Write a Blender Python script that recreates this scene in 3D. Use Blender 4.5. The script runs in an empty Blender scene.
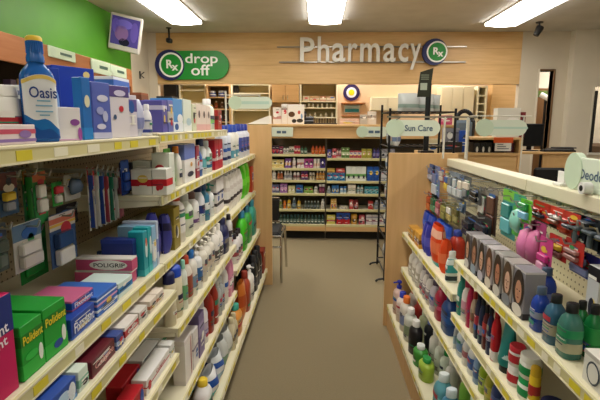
import bpy, math, random
from math import sin, cos, pi, radians, tan
from mathutils import Vector, Matrix
random.seed(7)
scene = bpy.context.scene
C = scene.collection
PI = pi

# ------------------------------------------------------------------ camera model
FPX, HC = 460.0, 1.45
PITCH, YAW, ROLL = radians(9.28), radians(2.2), radians(0.24)
def ray(x, y):
    a, b = x-300, y-200
    a, b = cos(ROLL)*a+sin(ROLL)*b, -sin(ROLL)*a+cos(ROLL)*b
    a /= FPX; b /= -FPX
    yr = cos(PITCH)+sin(PITCH)*b; z = -sin(PITCH)+cos(PITCH)*b
    return (cos(YAW)*a-sin(YAW)*yr, sin(YAW)*a+cos(YAW)*yr, z)
def onY(x, y, Y): r = ray(x, y); t = Y/r[1]; return Vector((r[0]*t, Y, r[2]*t+HC))
def onX(x, y, X): r = ray(x, y); t = X/r[0]; return Vector((X, r[1]*t, r[2]*t+HC))
def onZ(x, y, Z): r = ray(x, y); t = (Z-HC)/r[2]; return Vector((r[0]*t, r[1]*t, Z))
def proj(x, y, z):
    z -= HC
    xr = cos(YAW)*x+sin(YAW)*y; yr = -sin(YAW)*x+cos(YAW)*y
    d = yr*cos(PITCH)-z*sin(PITCH); u = yr*sin(PITCH)+z*cos(PITCH)
    a, b = FPX*xr/d, -FPX*u/d
    return 300+cos(ROLL)*a-sin(ROLL)*b, 200+sin(ROLL)*a+cos(ROLL)*b
def Yat(px, X, Z):                       # distance along a shelf at which a point shows at column px
    lo, hi = 0.36, 12.0
    for _ in range(50):
        m = (lo+hi)/2
        u = proj(X, m, Z)[0]
        if (u < px) == (X < 0): lo = m
        else: hi = m
    return lo

# ------------------------------------------------------------------ materials
MATS = {}
def lin(h):
    h = h.lstrip('#'); o = []
    for i in (0, 2, 4):
        c = int(h[i:i+2], 16)/255
        o.append(c/12.92 if c <= .04045 else ((c+.055)/1.055)**2.4)
    return (*o, 1)
def mat(h, rough=.45, metal=0, emit=0, alpha=1, trans=0, name=None):
    key = (h, rough, metal, emit, alpha, trans)
    if key in MATS: return MATS[key]
    m = bpy.data.materials.new(name or 'finish'); m.use_nodes = True
    b = m.node_tree.nodes['Principled BSDF']
    b.inputs['Base Color'].default_value = lin(h); b.inputs['Roughness'].default_value = rough
    b.inputs['Metallic'].default_value = metal
    b.inputs['Specular IOR Level'].default_value = .35
    if emit: b.inputs['Emission Color'].default_value = lin(h); b.inputs['Emission Strength'].default_value = emit
    if alpha < 1: b.inputs['Alpha'].default_value = alpha
    if trans: b.inputs['Transmission Weight'].default_value = trans; b.inputs['IOR'].default_value = 1.3
    MATS[key] = m
    return m
def nodemat(name, rough=.6):
    m = bpy.data.materials.new(name); m.use_nodes = True
    nt = m.node_tree; b = nt.nodes['Principled BSDF']; b.inputs['Roughness'].default_value = rough
    b.inputs['Specular IOR Level'].default_value = .3
    tc = nt.nodes.new('ShaderNodeTexCoord')
    return m, nt, b, tc
def noise_mat(name, h1, h2, scale, rough=.6, stretch=(1, 1, 1), detail=3, lo=.35, hi=.65, bump=0):
    m, nt, b, tc = nodemat(name, rough)
    mp = nt.nodes.new('ShaderNodeMapping'); mp.inputs['Scale'].default_value = stretch
    n = nt.nodes.new('ShaderNodeTexNoise'); n.inputs['Scale'].default_value = scale; n.inputs['Detail'].default_value = detail
    r = nt.nodes.new('ShaderNodeValToRGB')
    r.color_ramp.elements[0].color = lin(h1); r.color_ramp.elements[1].color = lin(h2)
    r.color_ramp.elements[0].position = lo; r.color_ramp.elements[1].position = hi
    L = nt.links.new
    L(tc.outputs['Object'], mp.inputs[0]); L(mp.outputs[0], n.inputs['Vector']); L(n.outputs['Fac'], r.inputs[0]); L(r.outputs[0], b.inputs['Base Color'])
    if bump:
        bp = nt.nodes.new('ShaderNodeBump'); bp.inputs['Strength'].default_value = bump; bp.inputs['Distance'].default_value = .01
        L(n.outputs['Fac'], bp.inputs['Height']); L(bp.outputs[0], b.inputs['Normal'])
    return m
def peg_mat(name, h, hole, step=.0254):
    m, nt, b, tc = nodemat(name, .55); L = nt.links.new
    s = nt.nodes.new('ShaderNodeSeparateXYZ'); L(tc.outputs['Object'], s.inputs[0])
    def mth(op, a, v=None, a2=None):
        n = nt.nodes.new('ShaderNodeMath'); n.operation = op; L(a, n.inputs[0])
        if a2 is not None: L(a2, n.inputs[1])
        elif v is not None: n.inputs[1].default_value = v
        return n.outputs[0]
    o = []
    for ax in ('Y', 'Z'):
        f = mth('FRACT', mth('DIVIDE', s.outputs[ax], step)); f = mth('SUBTRACT', f, .5); o.append(mth('MULTIPLY', f, a2=f))
    d = mth('SQRT', mth('ADD', o[0], a2=o[1])); k = mth('LESS_THAN', d, .15)
    mx = nt.nodes.new('ShaderNodeMix'); mx.data_type = 'RGBA'; L(k, mx.inputs[0])
    mx.inputs[6].default_value = lin(h); mx.inputs[7].default_value = lin(hole); L(mx.outputs[2], b.inputs['Base Color'])
    return m
M = dict(
    floor=noise_mat('speckled_carpet', '#7c6f56', '#988a6c', 170, .9, detail=4, lo=.3, hi=.7, bump=.15),
    ceil=noise_mat('ceiling_paint', '#bebcb8', '#c6c4c0', 3, .9),
    green=noise_mat('green_paint', '#43811b', '#4a891e', 2, .5),
    beige=noise_mat('beige_paint', '#c8bca8', '#cec3af', 2, .75),
    pale=noise_mat('pale_paint', '#d3cab8', '#d8cfbe', 2, .75),
    pink=noise_mat('rosy_paint', '#d6b795', '#dabc9b', 2, .75),
    wood=noise_mat('maple_laminate', '#d0a872', '#dab37e', 5, .42, (.5, .5, 6), 4),
    woodv=noise_mat('maple_laminate_upright', '#d0a772', '#d9b17d', 4, .42, (6, 6, .5), 4),
    dwood=noise_mat('red_brown_laminate', '#a8683a', '#b37445', 5, .45, (4, .5, 6), 4),
    cream=noise_mat('cream_enamel', '#ded6b8', '#e2dbc0', 3, .4),
    peg=peg_mat('cream_pegboard', '#d6cda9', '#6d6550'),
    peg_shaded=peg_mat('shaded_cream_pegboard', '#bcaa8a', '#5a4f3c'),  # same cream board, its shade painted in as a darker tone
)
CHROME = mat('#c9c9c6', .22, 1); BLK = mat('#141416', .4); STEEL = mat('#b9bab8', .38, .9)

# ------------------------------------------------------------------ mesh builder
class MB:
    def __init__(s): s.v = []; s.f = []; s.m = []; s.sm = []; s.mats = []
    def mi(s, m):
        if m not in s.mats: s.mats.append(m)
        return s.mats.index(m)
    def add(s, vs, fs, m, T=None, smooth=False):
        o = len(s.v); k = s.mi(m)
        for v in vs: s.v.append(tuple(T @ Vector(v)) if T else tuple(v))
        for f in fs: s.f.append([i+o for i in f]); s.m.append(k); s.sm.append(smooth)
        return s
    def merge(s, o):
        b = len(s.v); s.v += o.v
        for f, k, q in zip(o.f, o.m, o.sm): s.f.append([i+b for i in f]); s.m.append(s.mi(o.mats[k])); s.sm.append(q)
        return s
    def box(s, x0, x1, y0, y1, z0, z1, m, c=0, T=None):
        x0, x1 = min(x0, x1), max(x0, x1); y0, y1 = min(y0, y1), max(y0, y1); z0, z1 = min(z0, z1), max(z0, z1)
        if c <= 0:
            vs = [(x, y, z) for x in (x0, x1) for y in (y0, y1) for z in (z0, z1)]
            fs = [(0, 1, 3, 2), (4, 6, 7, 5), (0, 4, 5, 1), (2, 3, 7, 6), (0, 2, 6, 4), (1, 5, 7, 3)]
            return s.add(vs, fs, m, T)
        c = min(c, (x1-x0)*.45, (y1-y0)*.45, (z1-z0)*.45)
        vs = []; ix = {}
        for i in (0, 1):
            for j in (0, 1):
                for k in (0, 1):
                    X, Y, Z = (x0, x1)[i], (y0, y1)[j], (z0, z1)[k]
                    dx, dy, dz = c*(1-2*i), c*(1-2*j), c*(1-2*k)
                    for a, p in enumerate(((X, Y+dy, Z+dz), (X+dx, Y, Z+dz), (X+dx, Y+dy, Z))):
                        ix[i, j, k, a] = len(vs); vs.append(p)
        g = lambda i, j, k, a: ix[i, j, k, a]
        fs = []
        for e in (0, 1):
            q = [g(e, 0, 0, 0), g(e, 1, 0, 0), g(e, 1, 1, 0), g(e, 0, 1, 0)]; fs.append(q if e else q[::-1])
            q = [g(0, e, 0, 1), g(1, e, 0, 1), g(1, e, 1, 1), g(0, e, 1, 1)]; fs.append(q[::-1] if e else q)
            q = [g(0, 0, e, 2), g(1, 0, e, 2), g(1, 1, e, 2), g(0, 1, e, 2)]; fs.append(q if e else q[::-1])
        for a in (0, 1):
            for b in (0, 1):
                fs.append([g(a, b, 0, 0), g(a, b, 1, 0), g(a, b, 1, 1), g(a, b, 0, 1)])
                fs.append([g(a, 0, b, 0), g(a, 1, b, 0), g(a, 1, b, 2), g(a, 0, b, 2)])
                fs.append([g(0, a, b, 1), g(1, a, b, 1), g(1, a, b, 2), g(0, a, b, 2)])
        for i in (0, 1):
            for j in (0, 1):
                for k in (0, 1): fs.append([g(i, j, k, 0), g(i, j, k, 1), g(i, j, k, 2)])
        return s.add(vs, fs, m, T)
    def loft(s, rings, m, n=16, T=None, cap=True, smooth=True):
        vs = []; fs = []
        for r in rings:                              # (z, rx, ry, power, ox, oy)
            z, rx, ry = r[:3]; p = r[3] if len(r) > 3 else 2; ox = r[4] if len(r) > 4 else 0; oy = r[5] if len(r) > 5 else 0
            for i in range(n):
                a = 2*PI*(i+.5)/n; c, d = cos(a), sin(a)
                vs.append((ox+rx*math.copysign(abs(c)**(2/p), c), oy+ry*math.copysign(abs(d)**(2/p), d), z))
        for k in range(len(rings)-1):
            for i in range(n):
                j = (i+1) % n
                fs.append((k*n+i, k*n+j, (k+1)*n+j, (k+1)*n+i))
        s.add(vs, fs, m, T, smooth)
        if cap:
            s.add(vs[:n], [list(range(n))[::-1]], m, T); s.add(vs[-n:], [list(range(n))], m, T)
        return s
    def tube(s, a, b, r, m, n=8):
        a, b = Vector(a), Vector(b); d = b-a; L = d.length
        T = Matrix.Translation(a) @ d.to_track_quat('Z', 'Y').to_matrix().to_4x4()
        return s.loft([(0, r, r), (L, r, r)], m, n, T)
    def path(s, pts, r, m, n=8):
        for a, b in zip(pts, pts[1:]): s.tube(a, b, r, m, n)
        return s
    def prism(s, poly, t0, t1, m, T=None, smooth=False):     # polygon in local XY, extruded along Z
        n = len(poly)
        vs = [(x, y, t0) for x, y in poly]+[(x, y, t1) for x, y in poly]
        s.add(vs, [list(range(n))[::-1], [n+i for i in range(n)]], m, T)
        return s.add(vs, [(i, (i+1) % n, n+(i+1) % n, n+i) for i in range(n)], m, T, smooth)
    def text(s, t, m, T, w=None, h=None, depth=.0, bold=0):
        vs, fs = text_geo(t, bold, depth > 0)
        x0 = min(v[0] for v in vs); x1 = max(v[0] for v in vs); y0 = min(v[1] for v in vs); y1 = max(v[1] for v in vs)
        sx = w/(x1-x0) if w else None; sy = h/(y1-y0) if h else None
        sx = sx or sy; sy = sy or sx
        zs = depth
        return s.add([((v[0]-(x0+x1)/2)*sx, (v[1]-(y0+y1)/2)*sy, v[2]*zs) for v in vs], fs, m, T)
    def build(s, name, parent=None, smooth=None):
        me = bpy.data.meshes.new(name); me.from_pydata(s.v, [], s.f)
        for q in s.mats: me.materials.append(q)
        me.polygons.foreach_set('material_index', s.m); me.polygons.foreach_set('use_smooth', s.sm)
        me.update()
        o = bpy.data.objects.new(name, me); C.objects.link(o)
        if parent is not None: o.parent = parent
        return o
TG = {}
def text_geo(t, bold, deep):
    k = (t, bold, deep)
    if k in TG: return TG[k]
    cu = bpy.data.curves.new('lettering', 'FONT'); cu.body = t; cu.size = 1; cu.offset = bold; cu.resolution_u = 3
    cu.fill_mode = 'BOTH'
    if deep: cu.extrude = .5
    o = bpy.data.objects.new('lettering', cu); C.objects.link(o)
    dg = bpy.context.evaluated_depsgraph_get(); dg.update()
    me = bpy.data.meshes.new_from_object(o.evaluated_get(dg))
    TG[k] = ([tuple(v.co) for v in me.vertices], [list(p.vertices) for p in me.polygons])
    bpy.data.objects.remove(o); bpy.data.curves.remove(cu); bpy.data.meshes.remove(me)
    return TG[k]
FX = Matrix(((0, 0, 1, 0), (1, 0, 0, 0), (0, 1, 0, 0), (0, 0, 0, 1)))      # drawing plane -> facing +x
FY = Matrix(((1, 0, 0, 0), (0, 0, -1, 0), (0, 1, 0, 0), (0, 0, 0, 1)))     # drawing plane -> facing -y
SY = Matrix(((1, 0, 0, 0), (0, 0, -1, 0), (0, 1, 0, 0), (0, 0, 0, 1)))
def TR(x, y, z): return Matrix.Translation((x, y, z))

# ------------------------------------------------------------------ tagging
SEEN = {}
def tag(o, label, cat, group=None, kind=None):
    n = len(label.split())
    if not 4 <= n <= 16: print('LABEL LENGTH', n, label)
    if label in SEEN and not group: print('LABEL REPEAT', label)
    SEEN[label] = 1
    o['label'] = label; o['category'] = cat
    if group: o['group'] = group
    if kind: o['kind'] = kind
    return o
def empty(name, loc=(0, 0, 0), rz=0):
    o = bpy.data.objects.new(name, None); o.empty_display_size = .05; C.objects.link(o)
    o.location = loc; o.rotation_euler = (0, 0, rz); return o
def struct(name, mb, label=None):
    o = mb.build(name); o['kind'] = 'structure'
    if label: o['label'] = label
    return o
ORD = ['first', 'second', 'third', 'fourth', 'fifth', 'sixth', 'seventh', 'eighth', 'ninth', 'tenth', 'eleventh', 'twelfth', 'thirteenth', 'fourteenth', 'fifteenth',
       'sixteenth', 'seventeenth', 'eighteenth', 'nineteenth', 'twentieth']
ORD += ['twenty-'+q for q in ORD[:9]]

# ------------------------------------------------------------------ product kinds: local +x is the front, base at z = 0
# each returns a list of (part name, MB)
def disc(n=20, rx=1, ry=1): return [(rx*cos(2*PI*i/n), ry*sin(2*PI*i/n)) for i in range(n)]
def k_carton(w, d, h, col='#ffffff', bands=(), text=None, pics=(), flap=None, end=None, tilt=0, rough=.4):
    b = MB().box(-d/2, d/2, -w/2, w/2, 0, h, mat(col, rough), .0012); out = [('body', b)]
    rn = random.Random(repr((round(w, 2), round(h, 2), col)))
    p = MB()
    if True:
        if not pics and w > .02:
            tone = ['#f2efe8', '#2a2c38', '#f2efe8', '#c8303c', '#2f5ca8', '#e6c860']
            for i in range(rn.choice((1, 2, 2))):
                e = d/2+.0014+.0002*i
                p.prism(disc(16, rn.uniform(.12, .3)*w, rn.uniform(.06, .16)*h), 0, .0003, mat(rn.choice(tone), rough), TR(e, rn.uniform(-.18, .18)*w, rn.uniform(.25, .75)*h) @ FX)
            for i in range(rn.choice((2, 3, 4))):
                z = rn.uniform(.12, .88)*h; ww = rn.uniform(.18, .38)*w; yc = rn.uniform(-.1, .1)*w; c = rn.choice(tone[:3])
                p.box(d/2+.0012, d/2+.0019, yc-ww, yc+ww, z, z+h*rn.uniform(.02, .05), mat(c, rough))
        for i, (z0, z1, c) in enumerate(bands):
            e = .0004+.0002*i
            p.box(-d/2-e, d/2+e, -w/2-e, w/2+e, z0*h+.0008, z1*h-.0008, mat(c, rough))
        for i, (y, z, ry, rz, c) in enumerate(pics):      # ovals on the front face
            e = d/2+.0012+.0002*i
            p.prism(disc(18, ry*w, rz*h), 0, .0004, mat(c, rough), TR(e, y*w, z*h) @ FX)
    if p.v: out.append(('printed_design', p))
    if text:
        q = MB()
        for (t, c, y, z, tw, th, *sl) in (text if isinstance(text, list) else [text]):
            R = Matrix.Rotation(sl[0] if sl else 0, 4, 'Z')
            q.text(t, mat(c, .5), TR(d/2+.0026, y*w, z*h) @ FX @ R, tw*w, th*h, bold=.015)
        out.append(('lettering', q))
    return out
def body_label(b, l, c, extra=()):
    out = [('body', b)]
    if c: out.append(('cap', c))
    if l: out.append(('label', l))
    return out+list(extra)
def k_bottle(w, d, h, col='#eeeeea', cap='#ffffff', lab=None, style='round', bands=(), text=None, rough=.35, labz=(.14, .6)):
    rx, ry = d/2*.96, w/2*.96
    m = mat(col, rough); p = 2 if style in ('round', 'pump', 'sport') else 3
    if style == 'pump':
        rings = [(0, rx*.92, ry*.92, p), (.01*h, rx, ry, p), (.62*h, rx, ry, p), (.7*h, rx*.8, ry*.8), (.74*h, rx*.4, ry*.4), (.78*h, rx*.36, ry*.36)]
        c = MB().loft([(.775*h, rx*.46, ry*.46), (.84*h, rx*.46, ry*.46), (.845*h, rx*.16, ry*.16), (.93*h, rx*.16, ry*.16), (.935*h, rx*.42, ry*.42), (.98*h, rx*.42, ry*.42), (h, rx*.25, ry*.25)], mat(cap, .4), 12)
        c.tube((0, 0, .96*h), (rx*1.05, 0, .93*h), min(rx, ry)*.14, mat(cap, .4), 8)
    elif style == 'sport':
        rings = [(0, rx*.92, ry*.92), (.01*h, rx, ry), (.5*h, rx*.93, ry*.93), (.68*h, rx, ry), (.76*h, rx*.7, ry*.7), (.8*h, rx*.5, ry*.5)]
        c = MB().loft([(.79*h, rx*.62, ry*.62), (.97*h, rx*.58, ry*.58), (h, rx*.45, ry*.45)], mat(cap, .4), 14)
    elif style == 'flat':
        rings = [(0, rx*.9, ry*.94, 3), (.012*h, rx, ry, 3), (.6*h, rx, ry, 3), (.72*h, rx*.85, ry*.8, 2.6), (.8*h, rx*.6, ry*.42, 2), (.83*h, rx*.5, ry*.36, 2)]
        c = MB().loft([(.825*h, rx*.62, ry*.44), (.985*h, rx*.6, ry*.42), (h, rx*.5, ry*.34)], mat(cap, .4), 14)
    elif style == 'upside':                       # stands on its wide cap
        rings = [(.15*h, rx*.8, ry*.8, 2.4), (.3*h, rx, ry, 2.6), (.9*h, rx*.95, ry*.9, 2.6), (.97*h, rx*.8, ry*.72, 2.4), (h, rx*.55, ry*.45, 2)]
        c = MB().loft([(0, rx*.82, ry*.86, 2.4), (.155*h, rx*.82, ry*.84, 2.4)], mat(cap, .4), 14)
    elif style == 'can':
        rings = [(0, rx*.95, ry*.95), (.015*h, rx, ry), (.76*h, rx, ry), (.8*h, rx*.86, ry*.86)]
        c = MB().loft([(.795*h, rx*.93, ry*.93), (.95*h, rx*.9, ry*.9), (.985*h, rx*.75, ry*.75), (h, rx*.4, ry*.4)], mat(cap, .4), 16)
    else:
        rings = [(0, rx*.92, ry*.92, p), (.012*h, rx, ry, p), (.66*h, rx, ry, p), (.74*h, rx*.86, ry*.86), (.8*h, rx*.52, ry*.52), (.83*h, rx*.46, ry*.46)]
        c = MB().loft([(.825*h, rx*.56, ry*.56), (.985*h, rx*.54, ry*.54), (h, rx*.46, ry*.46)], mat(cap, .4), 14)
    b = MB().loft(rings, m, 18)
    l = None
    if lab or bands:
        l = MB(); pw = rings[2][3] if len(rings[2]) > 3 else 2
        def rad(z):
            for r0, r1 in zip(rings, rings[1:]):
                if r0[0] <= z <= r1[0]:
                    t = (z-r0[0])/max(1e-6, r1[0]-r0[0]); return r0[1]+(r1[1]-r0[1])*t, r0[2]+(r1[2]-r0[2])*t
            return rx, ry
        if lab:
            zs = [labz[0]*h+(labz[1]-labz[0])*h*i/4 for i in range(5)]
            l.loft([(z, rad(z)[0]+.0005, rad(z)[1]+.0005, pw) for z in zs], mat(lab, .4), 18)
        for i, (z0, z1, cc) in enumerate(bands):
            zs = [z0*h, (z0+z1)/2*h, z1*h]
            l.loft([(z, rad(z)[0]+.001, rad(z)[1]+.001, pw) for z in zs], mat(cc, .4), 18)
    rn = random.Random(repr((round(w, 2), round(h, 2), col, cap)))
    if w > .022:
        l = l or MB(); pw = rings[2][3] if len(rings[2]) > 3 else 2
        zlo, zhi = (.3, .85) if style == 'upside' else (.12, .58)
        def rd(z):
            for r0, r1 in zip(rings, rings[1:]):
                if r0[0] <= z <= r1[0]:
                    t = (z-r0[0])/max(1e-6, r1[0]-r0[0]); return r0[1]+(r1[1]-r0[1])*t, r0[2]+(r1[2]-r0[2])*t
            return rx, ry
        tone = ['#2c3048', '#f0ece4', '#5a5c68', '#b83848', '#2f5ca8', '#8a8478', '#3c8a6a']
        for i in range(rn.choice((3, 4, 5))):
            z0 = rn.uniform(zlo, zhi-.06)*h; z1 = z0+h*(rn.uniform(.015, .03) if i else rn.uniform(.06, .12)); A = rn.uniform(.35, .8); mc = mat(rn.choice(tone), .4); o = rn.uniform(-.3, .3); vs = []; fs = []
            for k in range(7):
                a = o-A+2*A*k/6
                for z in (z0, z1):
                    q0, q1 = rd(z); vs.append(((q0+.0017)*abs(cos(a))**(2/pw), (q1+.0017)*math.copysign(abs(sin(a))**(2/pw), sin(a)), z))
            for k in range(6): fs.append((2*k, 2*k+2, 2*k+3, 2*k+1))
            l.add(vs, fs, mc, smooth=True)
    ex = []
    if text:
        t, tc, z, tw, th = text
        ex.append(('lettering', MB().text(t, mat(tc), TR(rx+.003, 0, z*h) @ FX, tw*w, th*h, bold=.01)))
    return body_label(b, l, c, ex)
def k_tube(w, d, h, col='#ffffff', cap='#ffffff', bands=()):
    rings = [(.14*h, d*.46, w*.42), (.2*h, d*.5, w*.47), (.6*h, d*.32, w*.48, 2.2), (.93*h, d*.06, w*.5, 4), (h, d*.05, w*.5, 4)]
    b = MB().loft(rings, mat(col, .35), 16)
    c = MB().loft([(0, d*.4, w*.4), (.145*h, d*.4, w*.38)], mat(cap, .4), 14)
    l = None
    if bands:
        l = MB()
        for z0, z1, cc in bands:
            t = (z0+z1)/2
            f = lambda z: (d*(.5-.45*max(0, (z-.2)/.73)))
            l.loft([(z0*h, f(z0)+.0008, w*.48+.0008, 2.2), (z1*h, f(z1)+.0008, w*.485+.0008, 2.2)], mat(cc, .4), 16)
    return body_label(b, l, c)
def k_jar(w, d, h, col='#ffffff', cap='#ffffff', lab=None, bands=()):
    rx, ry = d/2*.96, w/2*.96
    b = MB().loft([(0, rx*.94, ry*.94), (.03*h, rx, ry), (.66*h, rx, ry), (.74*h, rx*.85, ry*.85)], mat(col, .35), 18)
    c = MB().loft([(.73*h, rx*.97, ry*.97), (.96*h, rx*.97, ry*.97), (h, rx*.88, ry*.88)], mat(cap, .4), 18)
    l = MB()
    if lab: l.loft([(.12*h, rx+.0005, ry+.0005), (.58*h, rx+.0005, ry+.0005)], mat(lab, .4), 18)
    for z0, z1, cc in bands: l.loft([(z0*h, rx+.001, ry+.001), (z1*h, rx+.001, ry+.001)], mat(cc, .4), 18)
    return body_label(b, l if l.v else None, c)
def k_bag(w, d, h, col='#ffffff', lab=None, bands=(), seal=None, rough=.3):
    n = 10; b = MB(); l = MB()
    rnd = random.Random(int(w*1000)+int(h*1000)*7)
    def pt(i, j, s, e=0):
        u, v = i/n, j/n
        f = (max(0, sin(PI*u))**.4)*(max(0, sin(PI*(.05+.9*v)))**.42)
        return (s*(d/2*f*(.92+.08*sin(9*u+5*v+w*50))+.0008+e), (u-.5)*w*(1-.05*sin(PI*v)), v*h)
    for s in (1, -1):
        vs = [pt(i, j, s) for i in range(n+1) for j in range(n+1)]
        fs = [[i*(n+1)+j, (i+1)*(n+1)+j, (i+1)*(n+1)+j+1, i*(n+1)+j+1][::s] for i in range(n) for j in range(n)]
        b.add(vs, fs, mat(col, rough), smooth=True)
    z = lambda q: max(0, min(n, int(round(q*n))))
    for k, (z0, z1, cc) in enumerate(list(bands)+([(.3, .7, lab)] if lab else [])):
        for s in (1, -1):
            js = range(z(z0), z(z1)+1)
            vs = [pt(i, j, s, .0012+.0003*k) for i in range(n+1) for j in js]; q = len(js)
            fs = [[i*q+j, (i+1)*q+j, (i+1)*q+j+1, i*q+j+1][::s] for i in range(n) for j in range(q-1)]
            l.add(vs, fs, mat(cc, rough), smooth=True)
    out = [('bag', b)]
    if l.v: out.append(('printed_panel', l))
    return out
def k_card(w, d, h, col='#ffffff', blister='#dddddd', head=None, hy=.28, by=.1, inner=None, bands=(), shape='box'):
    # hanging card with a moulded blister; base at z = 0, peg slot near the top
    b = MB(); t = .0012
    poly = [(-w/2, 0), (w/2, 0), (w/2, h*.97), (w*.42, h), (-w*.42, h), (-w/2, h*.97)]
    b.prism(poly, -t/2, t/2, mat(col, .45), FX)
    out = [('card', b)]
    p = MB()
    if head: p.box(t/2, t/2+.0005, -w*.5, w*.5, h*(1-hy), h*.985, mat(head, .4))
    for z0, z1, cc in bands: p.box(t/2, t/2+.0006, -w*.5, w*.5, h*z0, h*z1, mat(cc, .4))
    p.box(t/2, t/2+.0008, -w*.12, w*.12, h*.95, h*.965, mat('#333333', .5))
    out.append(('printed_design', p))
    rn = random.Random(repr((round(w, 2), round(h, 2), col, blister)))
    tone = ['#e8e6e0', '#2a3040', '#e0d8c8', '#c83844', '#2f62a8', '#e0c040', '#3a9a58']
    for i in range(4):
        z = rn.uniform(.1, .9)*h; ww = rn.uniform(.1, .3)*w; yc = rn.uniform(-.12, .12)*w
        p.box(t/2, t/2+.0010+.0001*i, yc-ww, yc+ww, z, min(h*.96, z+h*rn.uniform(.02, .07)), mat(rn.choice(tone), .4))
    for i in range(2):
        p.prism(disc(14, rn.uniform(.1, .3)*w, rn.uniform(.06, .14)*h), 0, .0004, mat(rn.choice(tone), .4), TR(t/2+.0012, rn.uniform(-.15, .15)*w, rn.uniform(.3, .8)*h) @ FX)
    q = MB(); top = 1-hy-.04
    if shape == 'brush':
        q.loft([(h*.05, d*.3, w*.14, 2, d*.32), (h*.45, d*.26, w*.1, 2, d*.3), (h*.62, d*.2, w*.09, 2, d*.28), (h*.66, d*.34, w*.17, 3, d*.36), (h*.86, d*.34, w*.15, 3, d*.36)], mat(blister, .3), 10)
    elif shape == 'oval':
        q.loft([(h*by, d*.1, w*.12, 2, d*.1), (h*(by+.1), d*.4, w*.33, 2, d*.42), (h*(by+top)/2, d*.48, w*.4, 2, d*.5), (h*(top-.08), d*.36, w*.3, 2, d*.38), (h*top, d*.1, w*.1, 2, d*.1)], mat(blister, .25), 14)
    elif shape == 'razor':
        q.loft([(h*.06, d*.2, w*.1, 2, d*.3), (h*.2, d*.24, w*.12, 2, d*.3), (h*.5, d*.2, w*.09, 2, d*.3)], mat(blister, .3), 10)
        q.box(d*.1, d*.7, -w*.32, w*.32, h*.5, h*.62, mat(blister, .3), .003)
    else:
        for k in range(2):
            z0 = h*(by+(top-by)*.5*k)+.002; z1 = h*(by+(top-by)*.5*(k+1))-.002
            q.box(t/2, d*.5, -w*.38, w*.38*(.2+.8*rn.random()), z0, z1, mat(blister if k == 0 else rn.choice([blister, col, tone[rn.randrange(7)]]), .25), min(d*.15, .003))
    out.append(('blister', q))
    return out
def k_brushes(w, d, h, col='#2050a0', cap='#fff'):
    b = MB()
    b.loft([(0, d*.4, w*.3), (h*.6, d*.35, w*.22), (h*.62, d*.5, w*.5, 3), (h, d*.5, w*.45, 3)], mat(col, .4), 12)
    return [('body', b)]
KINDS = dict(carton=k_carton, bottle=k_bottle, tube=k_tube, jar=k_jar, bag=k_bag, card=k_card)
NAMES = dict(carton=('product_carton', 'carton'), bottle=('plastic_bottle', 'bottle'), tube=('squeeze_tube', 'tube'), jar=('lidded_jar', 'jar'), bag=('pouch', 'pouch'), card=('blister_pack', 'packet'))
PROTO = {}; NPROD = [0]
def product(kind, w, d, h, prm, loc, rot, label, group=None, single=False, name=None, cat=None):
    w, d, h = round(w, 3), round(d, 3), round(h, 3)
    nm, ct = NAMES[kind]; nm = name or nm; ct = cat or ct
    key = (kind, w, d, h, repr(sorted(prm.items())), single, nm)
    if key in PROTO:
        src = PROTO[key]; root = src.copy(); C.objects.link(root)
        for ch in src.children:
            c = ch.copy(); c.parent = root; C.objects.link(c)
    else:
        parts = KINDS[kind](w, d, h, **prm)
        if single:
            mb = MB()
            for n_, q in parts: mb.merge(q)
            root = mb.build(nm)
        else:
            root = empty(nm)
            for n_, q in parts: q.build(n_, root)
        PROTO[key] = root
    root.location = loc; root.rotation_euler = rot if isinstance(rot, tuple) else (0, 0, rot)
    for k in ('group', 'kind'):
        if k in root: del root[k]
    tag(root, label, ct, group); NPROD[0] += 1
    return root

# shelves: side -1 = left unit (front faces +x), +1 = right unit (front faces -x), 0 = counter (front faces -y)
LIMS = {'left near': (.36, 1.582), 'left middle': (1.582, 2.802), 'left far': (2.802, 4.022), 'right near': (.755, 1.975), 'right far': (1.975, 3.195)}
def row(side, shelf, X, Z, items, d0=.09, single=False, group=None):
    """items: (px0, px1, n, kind, h, params, description, options)"""
    rz = {-1: 0, 1: PI}[side]; k = 0
    for it in items:
        px0, px1, n, kind, h, prm, desc = it[:7]; op = it[7] if len(it) > 7 else {}
        Xf = X+side*op.get('back', .012)
        Z0 = Z+op.get('dz', 0)+.0006
        ya, yb = Yat(px0, Xf, Z0), Yat(px1, Xf, Z0)
        y0, y1 = min(ya, yb), max(ya, yb)
        for nm_, (l0, l1) in LIMS.items():
            if nm_ in shelf: y0, y1 = max(y0, l0+.004), min(y1, l1-.004)
        w = (y1-y0)/n
        d = op.get('d', d0 if kind in ('carton', 'bag') else min(max(w*.8, .025), .08))
        for i in range(n):
            y = y0+w*(i+.5) if side < 0 else y1-w*(i+.5); ww = w*op.get('fill', .95)
            for r in range(op.get('rows', 1)):
                x = Xf+side*(d/2+r*(d+.006))
                yaw = op.get('yaw', 0)+random.uniform(-.02, .02)
                lab = desc+', '+ORD[k]+' from left, '+shelf if r == 0 else desc+(' behind ' if r == 1 else ' deep behind ')+ORD[k]+' from left, '+shelf
                product(kind, ww, d, h, prm, (x, y, Z0), rz+yaw, lab, (desc+' facings on the '+shelf) if n > 1 or op.get('rows', 1) > 1 else group, single or op.get('single', False), op.get('name'), op.get('cat'))
            k += 1
HUNG = []
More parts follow.
